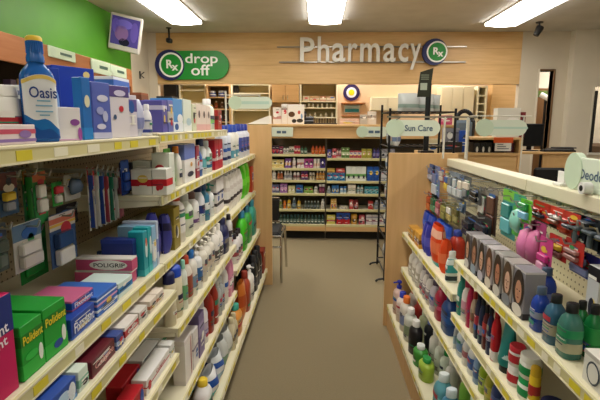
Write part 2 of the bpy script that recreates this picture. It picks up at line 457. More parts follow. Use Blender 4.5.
def add_hooks(bay_obj, Xb, side, y0, y1):
    ox, oy = bay_obj.location.x, bay_obj.location.y
    for s, X, y, z in HUNG:
        if s != side or not y0 <= y < y1: continue
        k = MB(); z = min(z-.011, 1.166 if s > 0 else 1.36); L = abs(Xb-X)+.03
        k.tube((Xb-s*.002-ox, y-oy, z), (Xb-s*L-ox, y-oy, z), .0028, STEEL, 6); k.tube((Xb-s*L-ox, y-oy, z), (Xb-s*(L+.007)-ox, y-oy, z+.016), .0028, STEEL, 6)
        k.box(Xb-s*.001-ox, Xb-s*.006-ox, y-oy-.012, y-oy+.012, z-.012, z+.012, STEEL); k.build('peg_hook', bay_obj)
def hang(side, px0, py0, px1, py1, X, kind, prm, desc, d=.02, name=None, n=1, single=False, yaw=0):
    """a packet hanging from a peg, its outline given by two opposite corners as seen in the aisle"""
    a, b = onX(px0, py0, X), onX(px1, py1, X)
    xm = (px0+px1)/2; A = onX(xm, py0, X); B = onX(xm, py1, X)
    z1, z0 = max(A.z, B.z), min(A.z, B.z); sh = max(0, z1-(1.192 if side > 0 else 1.365)); z1 -= sh; z0 -= sh; w = abs(a.y-b.y); y = A.y
    product(kind, w, d, z1-z0, prm, (X, y, z0), {-1: 0, 1: PI}[side]+yaw, desc, None, single, name)
    HUNG.append((side, X, y, z1))

# ================================================================== THE SETTING
CEIL = 2.97
struct('floor', MB().box(-3.7, 6.2, -3.2, 12.2, -.06, 0, M['floor']))
struct('ceiling', MB().box(-3.7, 6.2, -3.2, 12.2, CEIL, CEIL+.06, M['ceil']))
struct('wall_left', MB().box(-3, -2.9, -3.2, 7.25, 0, CEIL, M['green']))
wl = MB(); wl.box(-3, -2.9, 7.25, 8.0, 0, CEIL, M['beige']); wl.box(-3.7, -3.6, 8.12, 12.2, 0, CEIL, M['pale']); wl.box(-3.7, -2.9, 8.0, 8.12, 0, CEIL, M['pale']); struct('wall_left_far', wl)
struct('wall_rear', MB().box(-3, 6.2, -3.2, -3.1, 0, CEIL, M['pale']))
struct('wall_right', MB().box(6.1, 6.2, -3.1, 12.2, 0, CEIL, M['pale']))
struct('wall_far', MB().box(-3, 6.2, 12.1, 12.2, 0, CEIL, M['beige']))
# wooden fascia over the dispensary and the wall behind it
HB = 2.135
fas = MB(); fas.box(-2.755, 3.335, 8.0, 8.12, HB, CEIL, M['wood'], .004)
for z in (2.44, 2.70): fas.box(-2.75, 3.33, 7.9985, 8.0, z, z+.004, mat('#a97b43', .6))
struct('trim_1', fas, 'wide maple fascia board above the pharmacy counter')
struct('trim_2', MB().box(-2.9, -2.755, 8.0, 8.12, 0, CEIL, M['beige']))
BY = 9.8
struct('wall_dispensary', MB().box(-3.6, 3.55, BY, BY+.1, 0, CEIL, M['pink']))
def pxw(px, Y): return onY(px, 150, Y).x
# right hand walls: doorway wall toned darker as shade, pier toned paler as lit, window opening
y8 = 8.0
xa, xb = pxw(533, y8), pxw(546.5, y8)
zt = onY(540, 71, y8).z
wr = MB()
wr.box(3.335, xa, y8, y8+.12, 0, CEIL, M['beige']); wr.box(xb, 4.12, y8, y8+.12, 0, CEIL, M['beige']); wr.box(xa, xb, y8, y8+.12, zt, CEIL, M['beige'])
struct('wall_right_back', wr)
dw = MB(); dw.box(xa-.03, xa, y8-.015, y8+.13, 0, zt+.03, M['pale'], .003); dw.box(xb, xb+.03, y8-.015, y8+.13, 0, zt+.03, mat('#6e5236', .5), .003); dw.box(xa, xb, y8-.015, y8+.13, zt, zt+.03, mat('#5d4127', .5), .003)  # left jamb toned pale to read as lit
struct('door_1', dw, 'narrow doorway with dark right jamb in the beige wall')
y9 = 7.85
xp, xw = 4.10, pxw(587, y9)
zs, zh = onY(592, 153, y9).z, onY(592, 86, y9).z
pr = MB(); pr.box(xp, xw, y9, y9+.15, 0, CEIL, M['pale']); pr.box(xw, 6.1, y9, y9+.15, 0, zs, M['pale']); pr.box(xw, 6.1, y9, y9+.15, zh, CEIL, M['pale'])
struct('wall_right_pier', pr)
wn = MB(); wn.box(xw, xw+.025, y9-.01, y9+.16, zs, zh, M['pale'], .003); wn.box(xw, 6.1, y9-.04, y9+.16, zs-.03, zs, mat('#d9d6cc', .4), .004)
struct('window_1', wn, 'open pass-through window in the pale pier at the right edge')
# rooms beyond the two openings
struct('wall_beyond', MB().box(3.55, 6.1, 10.6, 10.7, 0, CEIL, M['pale']))
t = empty('wardrobe', (4.66, 9.7, 0)); MB().box(-.36, .33, 0, .5, 0, 2.2, mat('#7a5634', .5), .006).build('body', t); MB().box(-.02, .02, -.02, 0, .9, 1.1, CHROME, .004).build('handle', t)
tag(t, 'tall dark brown cupboard seen through the narrow doorway', 'cupboard')
t = empty('paper_roll', (4.42, 9.2, 0))
MB().tube((-.12, .1, 2.05), (.05, -.02, 1.93), .05, mat('#e8e6e0'), 14).tube((.05, -.02, 1.93), (.09, -.03, 1.75), .045, mat('#e8e6e0'), 14).build('sleeve', t)
MB().box(-.2, .16, .11, .15, 2.0, 2.12, mat('#5f7d3a', .6), .006).box(-.02, .02, .12, .15, 0, 2.0, BLK).build('stand', t)
tag(t, 'white bent duct on a dark stand seen through the doorway', 'duct')
t = empty('padded_armchair', (pxw(598, 9.6)-.12, 9.6, 0)); bm_ = mat('#5a4632', .7)
MB().box(-.36, .36, -.35, .35, .15, .5, bm_, .05).build('seat', t); MB().box(-.36, .36, .2, .38, .45, 1.1, bm_, .06).build('backrest', t)
for s in (-1, 1): MB().box(s*.36-.07, s*.36+.07, -.35, .3, .15, .72, bm_, .04).build('armrest', t)
for sx in (-.3, .3):
    for sy in (-.28, .28): MB().box(sx-.03, sx+.03, sy-.03, sy+.03, 0, .16, BLK).build('leg', t)
tag(t, 'brown padded armchair behind the pass-through window', 'armchair')
t = empty('dark_door_leaf', (pxw(590, 8.6), 8.6, 0), -math.atan2(pxw(590, 8.6), 8.6)); MB().box(-.03, .03, -.35, .35, 0, 2.05, mat('#1c1a18', .4), .004).build('panel', t); MB().tube((-.05, -.28, 1.0), (-.1, -.28, 1.0), .012, CHROME).build('handle', t)
tag(t, 'black open door leaf standing edge-on behind the pass-through window', 'door')

# ceiling light fixtures
LENS = mat('#fffaf1', .5, emit=13.5, name='lit_diffuser'); LENS2 = mat('#fffaf1', .5, emit=11.5, name='lit_diffuser'); LENS3 = mat('#fffaf1', .5, emit=32, name='lit_diffuser')
def light_fixture(x, y0, L, w, label, group, lens=None):
    t = empty('ceiling_light', (x, y0, CEIL)); b = MB(); m = mat('#d8d2c6', .5)
    b.box(-w/2-.012, w/2+.012, 0, L, -.022, 0, m, .003); b.box(-w/2, w/2, -.008, .012, -.062, -.002, m, .002); b.box(-w/2, w/2, L-.012, L+.008, -.062, -.002, m, .002); b.build('housing', t)
    n = 6; poly = [(-w/2, -.022)]+[(-w/2+w*i/n, -.05-.022*sin(PI*i/n)) for i in range(n+1)]+[(w/2, -.022)]
    MB().prism(poly, .012, L-.012, lens or LENS, Matrix(((1, 0, 0, 0), (0, 0, 1, 0), (0, 1, 0, 0), (0, 0, 0, 1)))).build('diffuser', t)
    tag(t, label, 'ceiling light', group)
G_ = 'fluorescent ceiling fixtures'
light_fixture(-1.96, 4.63, 2.44, .45, 'lit ceiling fixture nearest the green wall, left of the three', G_)
light_fixture(.085, 4.65, 2.44, .46, 'lit ceiling fixture in the middle, straight above the counter aisle', G_)
light_fixture(2.70, 4.86, 2.44, .46, 'lit ceiling fixture on the right, nearest the ceiling spotlight', G_)
for x in (-1.96, .085, 2.7):                # the same rows go on over the shop floor
    for y in (1.0, -2.4): light_fixture(x, y, 2.44 if y > 0 else 1.22, .45, 'ceiling fixture above the shop floor in front of the pharmacy', G_, LENS2)
for x in (-1.6, .4, 2.3): light_fixture(x, 8.75, 1.0, .3, 'added unseen ceiling fixture inside the dispensary behind the fascia', 'added unseen lights', LENS3)  # out of sight, added to brighten the dispensary
light_fixture(5.3, 9.0, 1.0, .45, 'added unseen ceiling fixture in the room behind the pass-through window', 'added unseen lights', LENS3)  # unseen lamp added to brighten the room behind the window
light_fixture(4.3, 8.6, 1.0, .3, 'added unseen ceiling fixture in the room beyond the doorway', 'added unseen lights')  # unseen lamp added to light the space past the doorway

# ================================================================== SHOP SIGNS ON THE FASCIA
def pill(x0, x1, z0, z1, n=14):
    r = (z1-z0)/2; zc = (z0+z1)/2
    return [(x1-r+r*sin(PI*i/n), zc-r*cos(PI*i/n)) for i in range(n+1)]+[(x0+r-r*sin(PI*i/n), zc+r*cos(PI*i/n)) for i in range(n+1)]
def ring(mb, x, z, r0, r1, m, y0, y1, n=36):
    vs = []; fs = []
    for i in range(n):
        a = 2*PI*i/n
        for r in (r0, r1):
            for y in (y0, y1): vs.append((x+r*cos(a), y, z+r*sin(a)))
    for i in range(n):
        j = (i+1) % n
        A = lambda k, q: k*4+q
        fs += [(A(i, 0), A(j, 0), A(j, 2), A(i, 2)), (A(i, 1), A(i, 3), A(j, 3), A(j, 1)), (A(i, 2), A(j, 2), A(j, 3), A(i, 3)), (A(i, 0), A(i, 1), A(j, 1), A(j, 0))]
    return mb.add(vs, fs, m)
GREEN, NAVY, WHT = mat('#178a2c', .4), mat('#1e2358', .4), mat('#f2f2ec', .4)
def rx_symbol(par, x, z, r, yf):
    q = MB(); q.text('R', WHT, TR(x-.22*r, yf, z+.1*r) @ FY, h=r*.95, depth=.006, bold=.03)
    q.text('x', WHT, TR(x+.38*r, yf, z-.32*r) @ FY, h=r*.62, depth=.006, bold=.03)
    q.build('prescription_symbol', par)
t = empty('drop_off_sign', (0, 8.0, 0))
p0, p1 = onY(157, 79.5, 7.95), onY(228.5, 50.5, 7.95)
MB().prism(pill(p0.x, p1.x, p0.z, p1.z), .0, .05, GREEN, FY).build('panel', t)
zc = (p0.z+p1.z)/2; r = (p1.z-p0.z)/2; xd = p0.x+r*.98
dd = MB().prism([(xd+r*1.06*a, zc+r*1.06*b) for a, b in disc(40)], .02, .07, NAVY, FY); dk = dd.build('disc', t)
q = MB(); q.prism([(xd+.03+r*.78*a, zc+r*.78*b) for a, b in disc(36)], .07, .074, GREEN, FY); q.build('disc_face', dk)
q = MB(); ring(q, xd+.03, zc, r*.74, r*.86, WHT, -.08, -.07); q.build('disc_ring', dk)
rx_symbol(dk, xd+.04, zc, r*.62, -.083)
q = MB()
for s, a, b in (('drop', (185, 53.5), (218, 66.2)), ('off', (191, 64.5), (210.5, 75.5))):
    u, v = onY(a[0], a[1], 7.95), onY(b[0], b[1], 7.95)
    q.text(s, WHT, TR((u.x+v.x)/2, -.054, (u.z+v.z)/2) @ FY, w=abs(u.x-v.x), h=abs(u.z-v.z), depth=.006, bold=.012)
q.build('lettering', t); tag(t, 'green pill-shaped drop off sign with navy prescription disc on fascia', 'sign')
t = empty('pharmacy_sign', (0, 8.0, 0)); SIL = mat('#e2dfd8', .4)
for (ya, yb, xa_, xb_) in ((45.8, 47.6, 277, 467), (61.2, 62.8, 279, 466)):
    a, b = onY(xa_, yb, 7.95), onY(xb_, ya, 7.95)
    MB().box(a.x, b.x, -.045, -.035, a.z, b.z, mat('#8f8a80', .3, .8), .003).build('rail', t)
le = ['P', 'h', 'a', 'r', 'm', 'a', 'c', 'y']
X_ = [(300, 314.5, 37.5, 62), (317.5, 329.5, 36.5, 61.8), (332, 345.5, 43.3, 62), (348, 357.5, 43.4, 61.6), (360, 380, 43.4, 61.8), (383, 396, 43.5, 62), (398, 408.5, 43.5, 62), (409.5, 421, 43.8, 69.5)]
for c_, (a, b, u, v) in zip(le, X_):
    A, B = onY(a, v, 7.93), onY(b, u, 7.93)
    MB().text(c_, SIL, TR((A.x+B.x)/2, -.07, (A.z+B.z)/2) @ FY, w=B.x-A.x, h=B.z-A.z, depth=.045, bold=.012).build('letter', t)
A = onY(435.5, 52, 7.93); r = abs(onY(447.5, 52, 7.93).x-A.x)
dk = MB().prism([(A.x-.015+r*1.05*a, A.z+r*1.08*b) for a, b in disc(40)], .04, .09, NAVY, FY).build('disc', t)
MB().prism([(A.x+.02+r*.78*a, A.z+r*.78*b) for a, b in disc(36)], .09, .094, GREEN, FY).build('disc_face', dk)
q = MB(); ring(q, A.x+.02, A.z, r*.74, r*.86, WHT, -.1, -.09); q.build('disc_ring', dk)
rx_symbol(dk, A.x+.03, A.z, r*.62, -.103)
for xx in (.15, 1.2): MB().tube((xx, -.04, onY(350, 46.7, 7.95).z), (xx, 0, onY(350, 46.7, 7.95).z), .008, SIL).build('standoff', t)
tag(t, 'silver Pharmacy letters on two rails ending in a green prescription disc', 'sign')

# aisle signs: pale green pill panels
PG, PGD, TXT = mat('#dae4d2', .35), mat('#cbdcc3', .35), mat('#50667a', .5)
def aisle_sign(name, px0, px1, py0, py1, Y, label, text=None, marks=0, disc_left=True, th=.014, posts=None, square=False, tcol='#50667a', parentless=None):
    a, b = onY(px0, py1, Y), onY(px1, py0, Y); t = empty(name, ((a.x+b.x)/2, Y, (a.z+b.z)/2)); w, h = b.x-a.x, b.z-a.z
    if square: MB().box(-w/2, w/2, -th/2, th/2, -h*.42, h*.42, PG, .003).build('panel', t)
    else: MB().prism(pill(-w/2, w/2, -h*.44, h*.44), -th/2, th/2, PG, FY).build('panel', t)
    if disc_left:
        rr = h/2; MB().prism([(-w/2+rr*.95+rr*u, rr*v) for u, v in disc(28)], -th/2-.003, th/2+.004, PGD, FY).build('disc', t)
    q = MB()
    if text: q.text(text, mat(tcol, .5), TR(w*.1, -th/2-.0025, 0) @ FY, w=w*.52, h=h*.34, bold=.02)
    for i in range(marks):
        x = -w*.12+i*w*.4/max(1, marks); q.box(x, x+w*.32/max(1, marks), -th/2-.002, -th/2, -h*.12, h*.1, mat(tcol, .5))
    if q.v: q.build('lettering', t)
    for s, (ppx, pz) in enumerate(posts or []):
        x = onY(ppx, py0, Y).x-t.location.x
        MB().tube((x, .012, pz-t.location.z), (x, .012, h*.6), .006, mat('#dcdad0', .4)).build('post', t)
    tag(t, label, 'sign'); return t

# ================================================================== GONDOLAS
RAIL, TAGY, TAGW = mat('#cfc793', .4), mat('#d8c832', .5), mat('#e9e4cc', .5)
def bay(side, y0, y1, Xb, shelves, deck, top, pegm, label, ntag, yellow=.5, rail=None, endp=None, hooks=(), wide=False, midupright=True):
    """a run of shelving: shelves = (surface height, front X, inner height)"""
    t = empty('gondola_bay', ((Xb+deck[1])/2, (y0+y1)/2, 0)); ox, oy = t.location.x, t.location.y
    s = side; W = lambda x: x-ox
    def B(mb, x0, x1, ya, yb, z0, z1, m, c=0): return mb.box(W(x0), W(x1), ya-oy, yb-oy, z0, z1, m, c)
    e = .0015
    B(MB(), Xb, Xb+s*.02, y0+e, y1-e, .02, top, pegm, .001).build('back_panel', t)
    for yy in (y0+.016, y1-.016): B(MB(), Xb-s*.018, Xb-s*.001, yy-.013, yy+.013, .1, top, M['cream'], .002).build('upright', t)
    if rail: B(MB(), Xb-s*.035, Xb+s*.05, y0+e, y1-e, top-rail, top+.012, M['cream'], .004).build('top_rail', t)
    d = MB(); B(d, Xb, deck[1], y0+e, y1-e, deck[0]-.03, deck[0], M['cream'], .003); B(d, deck[1], deck[1]-s*-.006, y0+e, y1-e, deck[0]-.05, deck[0], M['cream'], .002)
    d = d.build('base_deck', t)
    B(MB(), Xb, deck[1]+(s*.05 if s < 0 else -.001), y0+e, y1-e, 0, deck[0]-(.03 if s < 0 else .05), mat('#3a352c', .7) if s < 0 else M['woodv']).build('kick_plate', t)  # left unit: dark colour stands for the shadow under the deck
    allsh = [(z, xf, d if False else None) for z, xf in shelves]
    rnd = random.Random(int(y0*100)+7*side)
    def rails(par, z, xf, lo=0):
        r_ = MB(); B(r_, xf+s*.001, xf-s*.004, y0+.003, y1-.003, z-.036, z-.001, RAIL, .0015); B(r_, xf-s*.004, xf-s*.0055, y0+.003, y1-.003, z-.006, z-.002, M['cream']); B(r_, xf-s*.004, xf-s*.0055, y0+.003, y1-.003, z-.035, z-.031, M['cream'])
        r_.build('price_rail', par)
        n = ntag; L = (y1-y0-.02)/n
        for i in range(n):
            if rnd.random() < .12: continue
            w = L*(rnd.uniform(.28, .45) if wide else rnd.uniform(.4, .75)); yc = y0+.01+L*(i+rnd.uniform(.4, .6))
            B(MB(), xf-s*.004, xf-s*.0052, yc-w/2, yc+w/2, z-.029, z-.010, TAGY if rnd.random() < yellow else TAGW).build('price_tag', par)
    rails(d, deck[0], deck[1])
    for z, xf in shelves:
        m = MB(); B(m, Xb-s*.002, xf, y0+e+.001, y1-e-.001, z-.02, z, M['cream'], .003); B(m, xf+s*.006, xf, y0+e+.001, y1-e-.001, z-.036, z-.002, M['cream'])
        br = []
        for yy in (y0+.005, y1-.009):
            poly = [(0, 0), (0, -.05), (.03, -.05), (abs(xf-Xb)-.01, -.014), (abs(xf-Xb)-.01, 0)]
            T = TR(W(Xb), yy-oy, z-.021) @ Matrix(((-s, 0, 0, 0), (0, 0, 1, 0), (0, 1, 0, 0), (0, 0, 0, 1)))
            br.append(MB().prism(poly, 0, .003, M['cream'], T))
        sh = m.build('shelf', t); rails(sh, z, xf)
        for q in br: q.build('bracket', sh)
    for (hx, hy, hz, L) in hooks:
        k = MB(); k.tube((W(Xb)-s*.002, hy-oy, hz), (W(Xb)-s*L, hy-oy, hz), .003, STEEL, 6); k.tube((W(Xb)-s*L, hy-oy, hz), (W(Xb)-s*(L+.008), hy-oy, hz+.02), .003, STEEL, 6)
        k.box(W(Xb)-s*.002, W(Xb)-s*.006, hy-oy-.012, hy-oy+.012, hz-.012, hz+.012, STEEL); k.build('peg_hook', t)
    if endp:
        y, x0, x1, zt, m = endp; B(MB(), x0, x1, y, y+.024, 0, zt, m, .003).build('end_panel', t)
    tag(t, label, 'store shelving'); return t
XL, XLl, XLd, XLb = -.553, -.512, -.453, -1.0
Y1, Y2, Y3 = 1.582, 2.802, 4.022
ZA1, ZA2, ZB, ZC, ZC3, ZD1, ZD, ZD3, ZE1, ZE, ZF = 1.411, 1.42, 1.20, .953, .873, .858, .705, .53, .612, .402, .162
HOOKS = []; HOOKR = []; HOOKRF = []

# ================================================================== LEFT AISLE UNIT
for i, (py, y0, y1, n) in enumerate(((172, .55, 1.5, 9), (207, .55, 1.45, 8))):
    pass
LN, LM, LF = 'left near bay', 'left middle bay', 'left far bay'
LB1 = bay(-1, .36, Y1, XLb, [(ZA1, XL), (ZC, XL), (ZD1, XLl+.0), (ZE1, XLl)], (ZF, XLd), 1.40, M['peg_shaded'], 'cream shelving bay at left nearest the viewer with pegboard tinted as shaded cream', 9, .85, wide=True)
bay(-1, Y1, Y2, XLb, [(ZA2, XL), (ZB, XL), (ZC, XL), (ZD, XLl), (ZE, XLl)], (ZF, XLd), 1.41, M['peg_shaded'], 'cream shelving bay in the middle of the left aisle unit', 17, .62)
bay(-1, Y2, Y3, XLb, [(ZB, XL), (ZC3, XL), (ZD3, XLl)], (ZF, XLd), 1.41, M['peg_shaded'], 'cream shelving bay at the far end of the left unit, wooden end panel', 17, .62, endp=(Y3+.002, -1.04, -.405, 1.447, M['woodv']))

W, OFF, BLU, NVY, LIL, PUR, RED, GRN, LIM, TEA, PNK, MAR, BRN, ORG, YEL, GRY, BK, SKY, IVO, MNT = ('#eceae4', '#dcd8cc', '#1d4fae', '#1b2260', '#9a9ccf', '#5a4fa6', '#c8202c', '#1f9a3a', '#62c62a', '#1b8a93', '#d8508f', '#6b1630', '#8a4a22', '#e2581e', '#e6c22c', '#9a9a98', '#17171a', '#5aa0d8', '#ddd3b4', '#bfe0cc')
def shelf_p(n, b): return n+' shelf, '+b

# --- the big mouthwash bottle
def k_mouthwash(w, d, h, **k):
    m = mat('#2263b4', .22); rx, ry = d/2, w/2
    b = MB().loft([(0, rx*.9, ry*.95, 3.4), (.012*h, rx, ry, 3.4), (.55*h, rx, ry, 3.2), (.63*h, rx*.96, ry*.97, 3), (.68*h, rx*.86, ry*.82, 2.6), (.72*h, rx*.72, ry*.6, 2.2), (.75*h, rx*.6, ry*.47, 2), (.78*h, rx*.58, ry*.44, 2)], m, 28)
    c = MB().loft([(.755*h, rx*.8, ry*.52), (.8*h, rx*.8, ry*.53), (.83*h, rx*.72, ry*.47), (.955*h, rx*.7, ry*.455)], m, 24)
    for i in range(24):
        a = 2*PI*i/24; c.tube((rx*.7*cos(a), ry*.455*sin(a), .84*h), (rx*.69*cos(a), ry*.45*sin(a), .95*h), .0015, m, 5)
    y = MB().loft([(.952*h, rx*.73, ry*.475), (.985*h, rx*.72, ry*.47), (h, rx*.6, ry*.38)], mat('#e8c33c', .4), 24)
    l = MB(); n = 24
    def side(zf0, zf1, mm, e):
        # wrapped label between two curved edges
        vs = []; fs = []; N = 40
        for i in range(N+1):
            a = -PI*.46+PI*.92*i/N; ca, sa = cos(a), sin(a); p = 3.3
            X = (rx+e)*abs(ca)**(2/p); Yv = (ry+e)*math.copysign(abs(sa)**(2/p), sa)
            u = Yv/ry
            vs += [(X, Yv, zf0(u)*h), (X, Yv, zf1(u)*h)]
        for i in range(N): fs.append((2*i, 2*i+2, 2*i+3, 2*i+1))
        l.add(vs, fs, mm, smooth=True)
    side(lambda u: .05, lambda u: .64-.05*u*u, mat('#e6e8ea', .35), .0008)
    side(lambda u: .6-.05*u*u+.0*u, lambda u: .635-.05*u*u, mat('#e5c96a', .35), .0014)
    side(lambda u: .03, lambda u: .2-.06*u+.025*sin(4*u+1), mat('#1c6fb8', .3), .0013)
    side(lambda u: .03, lambda u: .12-.05*u+.02*sin(5*u), mat('#1a4f9c', .3), .0018)
    q = MB(); q.text('Oasis', mat('#1d3f86', .5), TR(rx+.0022, .0, .47*h) @ FX, w=w*.84, h=h*.105, bold=.012)
    for z, ww in ((.385, .4), (.34, .5), (.285, .52), (.25, .3)): q.box(rx+.001, rx+.0022, -ww*w*.5, ww*w*.5, z*h, (z+.013)*h, mat('#7fb2ce', .5))
    return [('body', b), ('cap', c), ('cap_rim', y), ('label', l), ('lettering', q)]
KINDS['mouthwash'] = k_mouthwash; NAMES['mouthwash'] = ('mouthwash_bottle', 'bottle')
pb = onX(40, 141.5, -.605)
product('mouthwash', .067, .044, .22, {}, (-.60, pb.y-.0, ZA1+.0006), -.62, 'large mouthwash bottle, white label and blue cap with yellow rim, on left shelf')

# --- top shelf, near bay
T1 = shelf_p('top', LN)
row(-1, T1, XL, ZA1, [
    (-40, -4, 1, 'carton', .06, dict(col='#cfd6de', bands=[(.3, .6, BLU)]), 'pale low carton with blue band', dict(d=.1)),
    (-3, 37, 1, 'carton', .037, dict(col='#e6d6d8', bands=[(.5, .78, '#c8506a'), (.1, .3, '#8c6fae')], pics=[(.2, .5, .16, .2, '#8c6fae')]), 'flat white carton with pink and lilac print', dict(d=.05)),
    (60, 83, 1, 'carton', .076, dict(col='#ece8ea', bands=[(.0, .06, '#d9a8d0')], pics=[(.25, .55, .18, .1, '#8c4a9c'), (.42, .2, .08, .2, '#b05ab4')]), 'square white carton with small purple logo', dict(d=.045, yaw=-.4, fill=.7, back=.02)),
    (87, 94, 1, 'carton', .15, dict(col='#2a74c4', bands=[(0, .2, '#2f8ad6')], pics=[(0, .62, .3, .1, '#e8e4c0')]), 'tall bright blue carton', dict(d=.03, yaw=-.3, fill=.75)),
    (97, 112, 1, 'carton', .145, dict(col='#5d6cc0', bands=[(.0, .12, '#c9cbe8')], pics=[(.05, .72, .3, .06, '#dcdcf0'), (-.12, .5, .2, .07, '#aab0e0'), (.15, .4, .14, .1, '#c4c8ea'), (-.1, .22, .25, .05, '#dcdcf0')]), 'tall lilac and blue carton', dict(d=.03, yaw=-.3, fill=.74)),
    (115, 130, 1, 'carton', .145, dict(col='#e6e0e6', bands=[(.78, 1, '#5a4a8c')], pics=[(.05, .56, .12, .06, '#c8303c'), (0, .86, .3, .06, '#d9d2ee'), (-.3, .4, .08, .05, '#405a80')]), 'white carton with purple top and red dot', dict(d=.035, yaw=-.3, fill=.74)),
    (131, 138, 1, 'carton', .125, dict(col='#dcd6e2', bands=[(.6, .9, '#6a5aa0')]), 'narrow white carton with violet band', dict(d=.03, yaw=-.3, fill=.74)),
    (138, 149, 1, 'bag', .118, dict(col='#b9bcd8', bands=[(.15, .5, '#8088bc')]), 'pale lilac clear pouch', dict(d=.06)),
    (150, 158, 1, 'bottle', .105, dict(col='#f0eeee', cap='#f4f2f0', style='flat', bands=[(.1, .2, '#3a4a9c'), (.45, .5, '#8890b8')]), 'white bottle with thin blue label bands', {}),
])
for (px, hh, col, cap, dsc) in ((3, .118, '#ece9e0', '#ece9e0', 'large white domed tub with red band label at near left'),):
    y = Yat(px, -.66, ZA1)
    product('bottle', .11, .1, hh, dict(col=col, cap=cap, style='can', bands=[(.3, .44, '#c03038'), (.28, .3, '#7a7a88'), (.44, .46, '#7a7a88')]), (-.675, y, ZA1+.0006), -.6, dsc)
for (p0, p1, hh, xb, col, pr_, dsc) in ((50, 58, .185, -.7, '#1a3fa8', [(0, .5, .3, .2, '#8fb4e8')], 'tall royal blue carton just behind the large mouthwash bottle'), (59, 88, .2, -.7, '#1a41b4', [(.3, .9, .08, .05, '#e8d890'), (.3, .62, .1, .05, '#d8dcf0'), (.3, .42, .14, .05, '#c8d0ec')], 'widest tall royal blue carton behind the white purple-logo carton')):
    ya, yb = Yat(p0, xb, ZA1), Yat(p1, xb, ZA1)
    product('carton', (yb-ya)*.8, .07, hh, dict(col=col, pics=pr_), (xb-.035, (ya+yb)/2+.05, ZA1+.0006), -.55, dsc)
y = Yat(160, -.64, ZA1)
product('bottle', .05, .05, .11, dict(col='#e8e4dc', cap='#d8743a', style='round'), (-.68, 1.50, ZA1+.0006), 0, 'white bottle with round orange cap, near bay top shelf back')
for i, yy in enumerate((1.38, 1.50)):
    product('carton', .07, .06, .15, dict(col='#e6e6ea', bands=[(.8, .9, '#8088b0')]), (-.9, yy, ZA1+.0006), 0, ['white carton behind the red dot carton, top shelf', 'white carton behind the clear lilac pouch, top shelf'][i])
T2 = shelf_p('top', LM)
row(-1, T2, XL, ZA2, [
    (163, 168, 1, 'carton', .115, dict(col='#5a56a8', bands=[(.7, .85, '#c8c4e4')]), 'violet blue carton', {}),
    (169, 174, 1, 'carton', .12, dict(col='#6a70b4', bands=[(.3, .65, '#cdc8bc')]), 'violet carton with pale panel', {}),
    (174, 183, 1, 'carton', .13, dict(col='#4f96d6', bands=[(.0, .3, '#e6ecf2')], pics=[(.2, .4, .3, .14, '#f0f2f4'), (-.2, .15, .2, .1, '#2a5aa0')]), 'sky blue and white carton', {}),
    (184, 192, 1, 'carton', .135, dict(col='#dfe8dc', bands=[(.0, .25, '#eef2f2')], pics=[(.1, .3, .3, .12, '#b8d0d8')]), 'pale mint carton', {}),
    (193, 197, 1, 'carton', .12, dict(col='#d8dcc0'), 'pale green carton', {}),
    (197, 211, 3, 'carton', .125, dict(col='#e8d8cc', bands=[(0, .25, '#e4b4b0')], pics=[(0, .62, .16, .14, '#6a5a58')]), 'cream and pink carton', {}),
    (212, 217, 1, 'bottle', .165, dict(col='#e9efe4', cap='#f6f2f2', style='round', bands=[(.2, .4, '#8cc878')], labz=(.1, .5)), 'white and green bottle with white cap', {}),
    (218, 222, 1, 'carton', .11, dict(col='#a8302c', bands=[(.5, .7, '#5a2020')]), 'dark red carton', {}),
])
for (yy, hh, col, bnd, w_, dsc) in ((1.75, .2, '#e4e8f2', '#3a6ac0', .14, 'tall white carton with blue top, back of middle bay top shelf'), (1.98, .16, '#9a5a3c', '#7c4630', .08, 'brown carton, back of middle bay top shelf'), (2.4, .17, '#201c1c', '#38302c', .1, 'black carton, back of middle bay top shelf')):
    product('carton', w_, .08, hh, dict(col=col, bands=[(.75, .95, bnd)]), (-.78, yy, ZA2+.0006), 0, dsc)

# --- hanging packets, near bay
XH = -.78
H = lambda *a, **k: hang(-1, *a, **k)
H(-6, 172, 18, 216, XH, 'card', dict(col='#33506e', head='#6a3a38', blister='#8a8f98', hy=.4), 'dark blue card with red head hanging at near left', d=.03)
H(19, 170, 28, 222, XH, 'card', dict(col='#1e6a34', head='#9a6a2c', blister='#2f8a3e', shape='brush'), 'green brush packet with orange head hanging upper left', d=.03)
H(29, 171, 47, 224, XH+.02, 'card', dict(col='#2c8a48', head='#c0683a', blister='#d8d8d0', hy=.2, by=.2), 'green and white packet with orange header, upper peg row', d=.03)
H(50, 182, 62, 206, XH+.02, 'card', dict(col='#2f9a3a', blister='#d6d4cc', hy=.1), 'small green packet hanging right of the orange-header packet', d=.025)
H(62, 174, 80, 200, XH, 'card', dict(col='#c4c2bc', blister='#5f6f88', hy=.12, shape='oval', by=.2), 'white packet with grey blue oval on upper pegs', d=.03)
for i, (px, c1, c2) in enumerate(((86, '#b03038', '#cfd0cc'), (92, '#c02c30', '#e2e2de'), (97, '#2a8a7a', '#d6dad8'), (102, '#5a6a78', '#e4e2dc'), (107, '#226a5c', '#d8d8d4'), (112, '#3a5a50', '#cfd2d0'), (117, '#c8c4c0', '#d08a9a'))):
    H(px-2.5, 166+i*.8, px+3.5, 233-i*2.2, -.72, 'card', dict(col=c2, head=c1, blister=['#2b4a9c', '#d8d6d0', '#2b4a9c', '#b04858', '#2a7a60', '#d0d0cc', '#d88aa0'][i], hy=.3, shape='brush'), 'slim toothbrush packet, '+ORD[i]+' from left of seven on the upper pegs', d=.025)
H(119, 160, 129, 195, -.68, 'card', dict(col='#203f92', head='#27488f', blister='#284fa8', by=.1), 'blue packet hanging rightmost, beside the red striped boxes', d=.03)
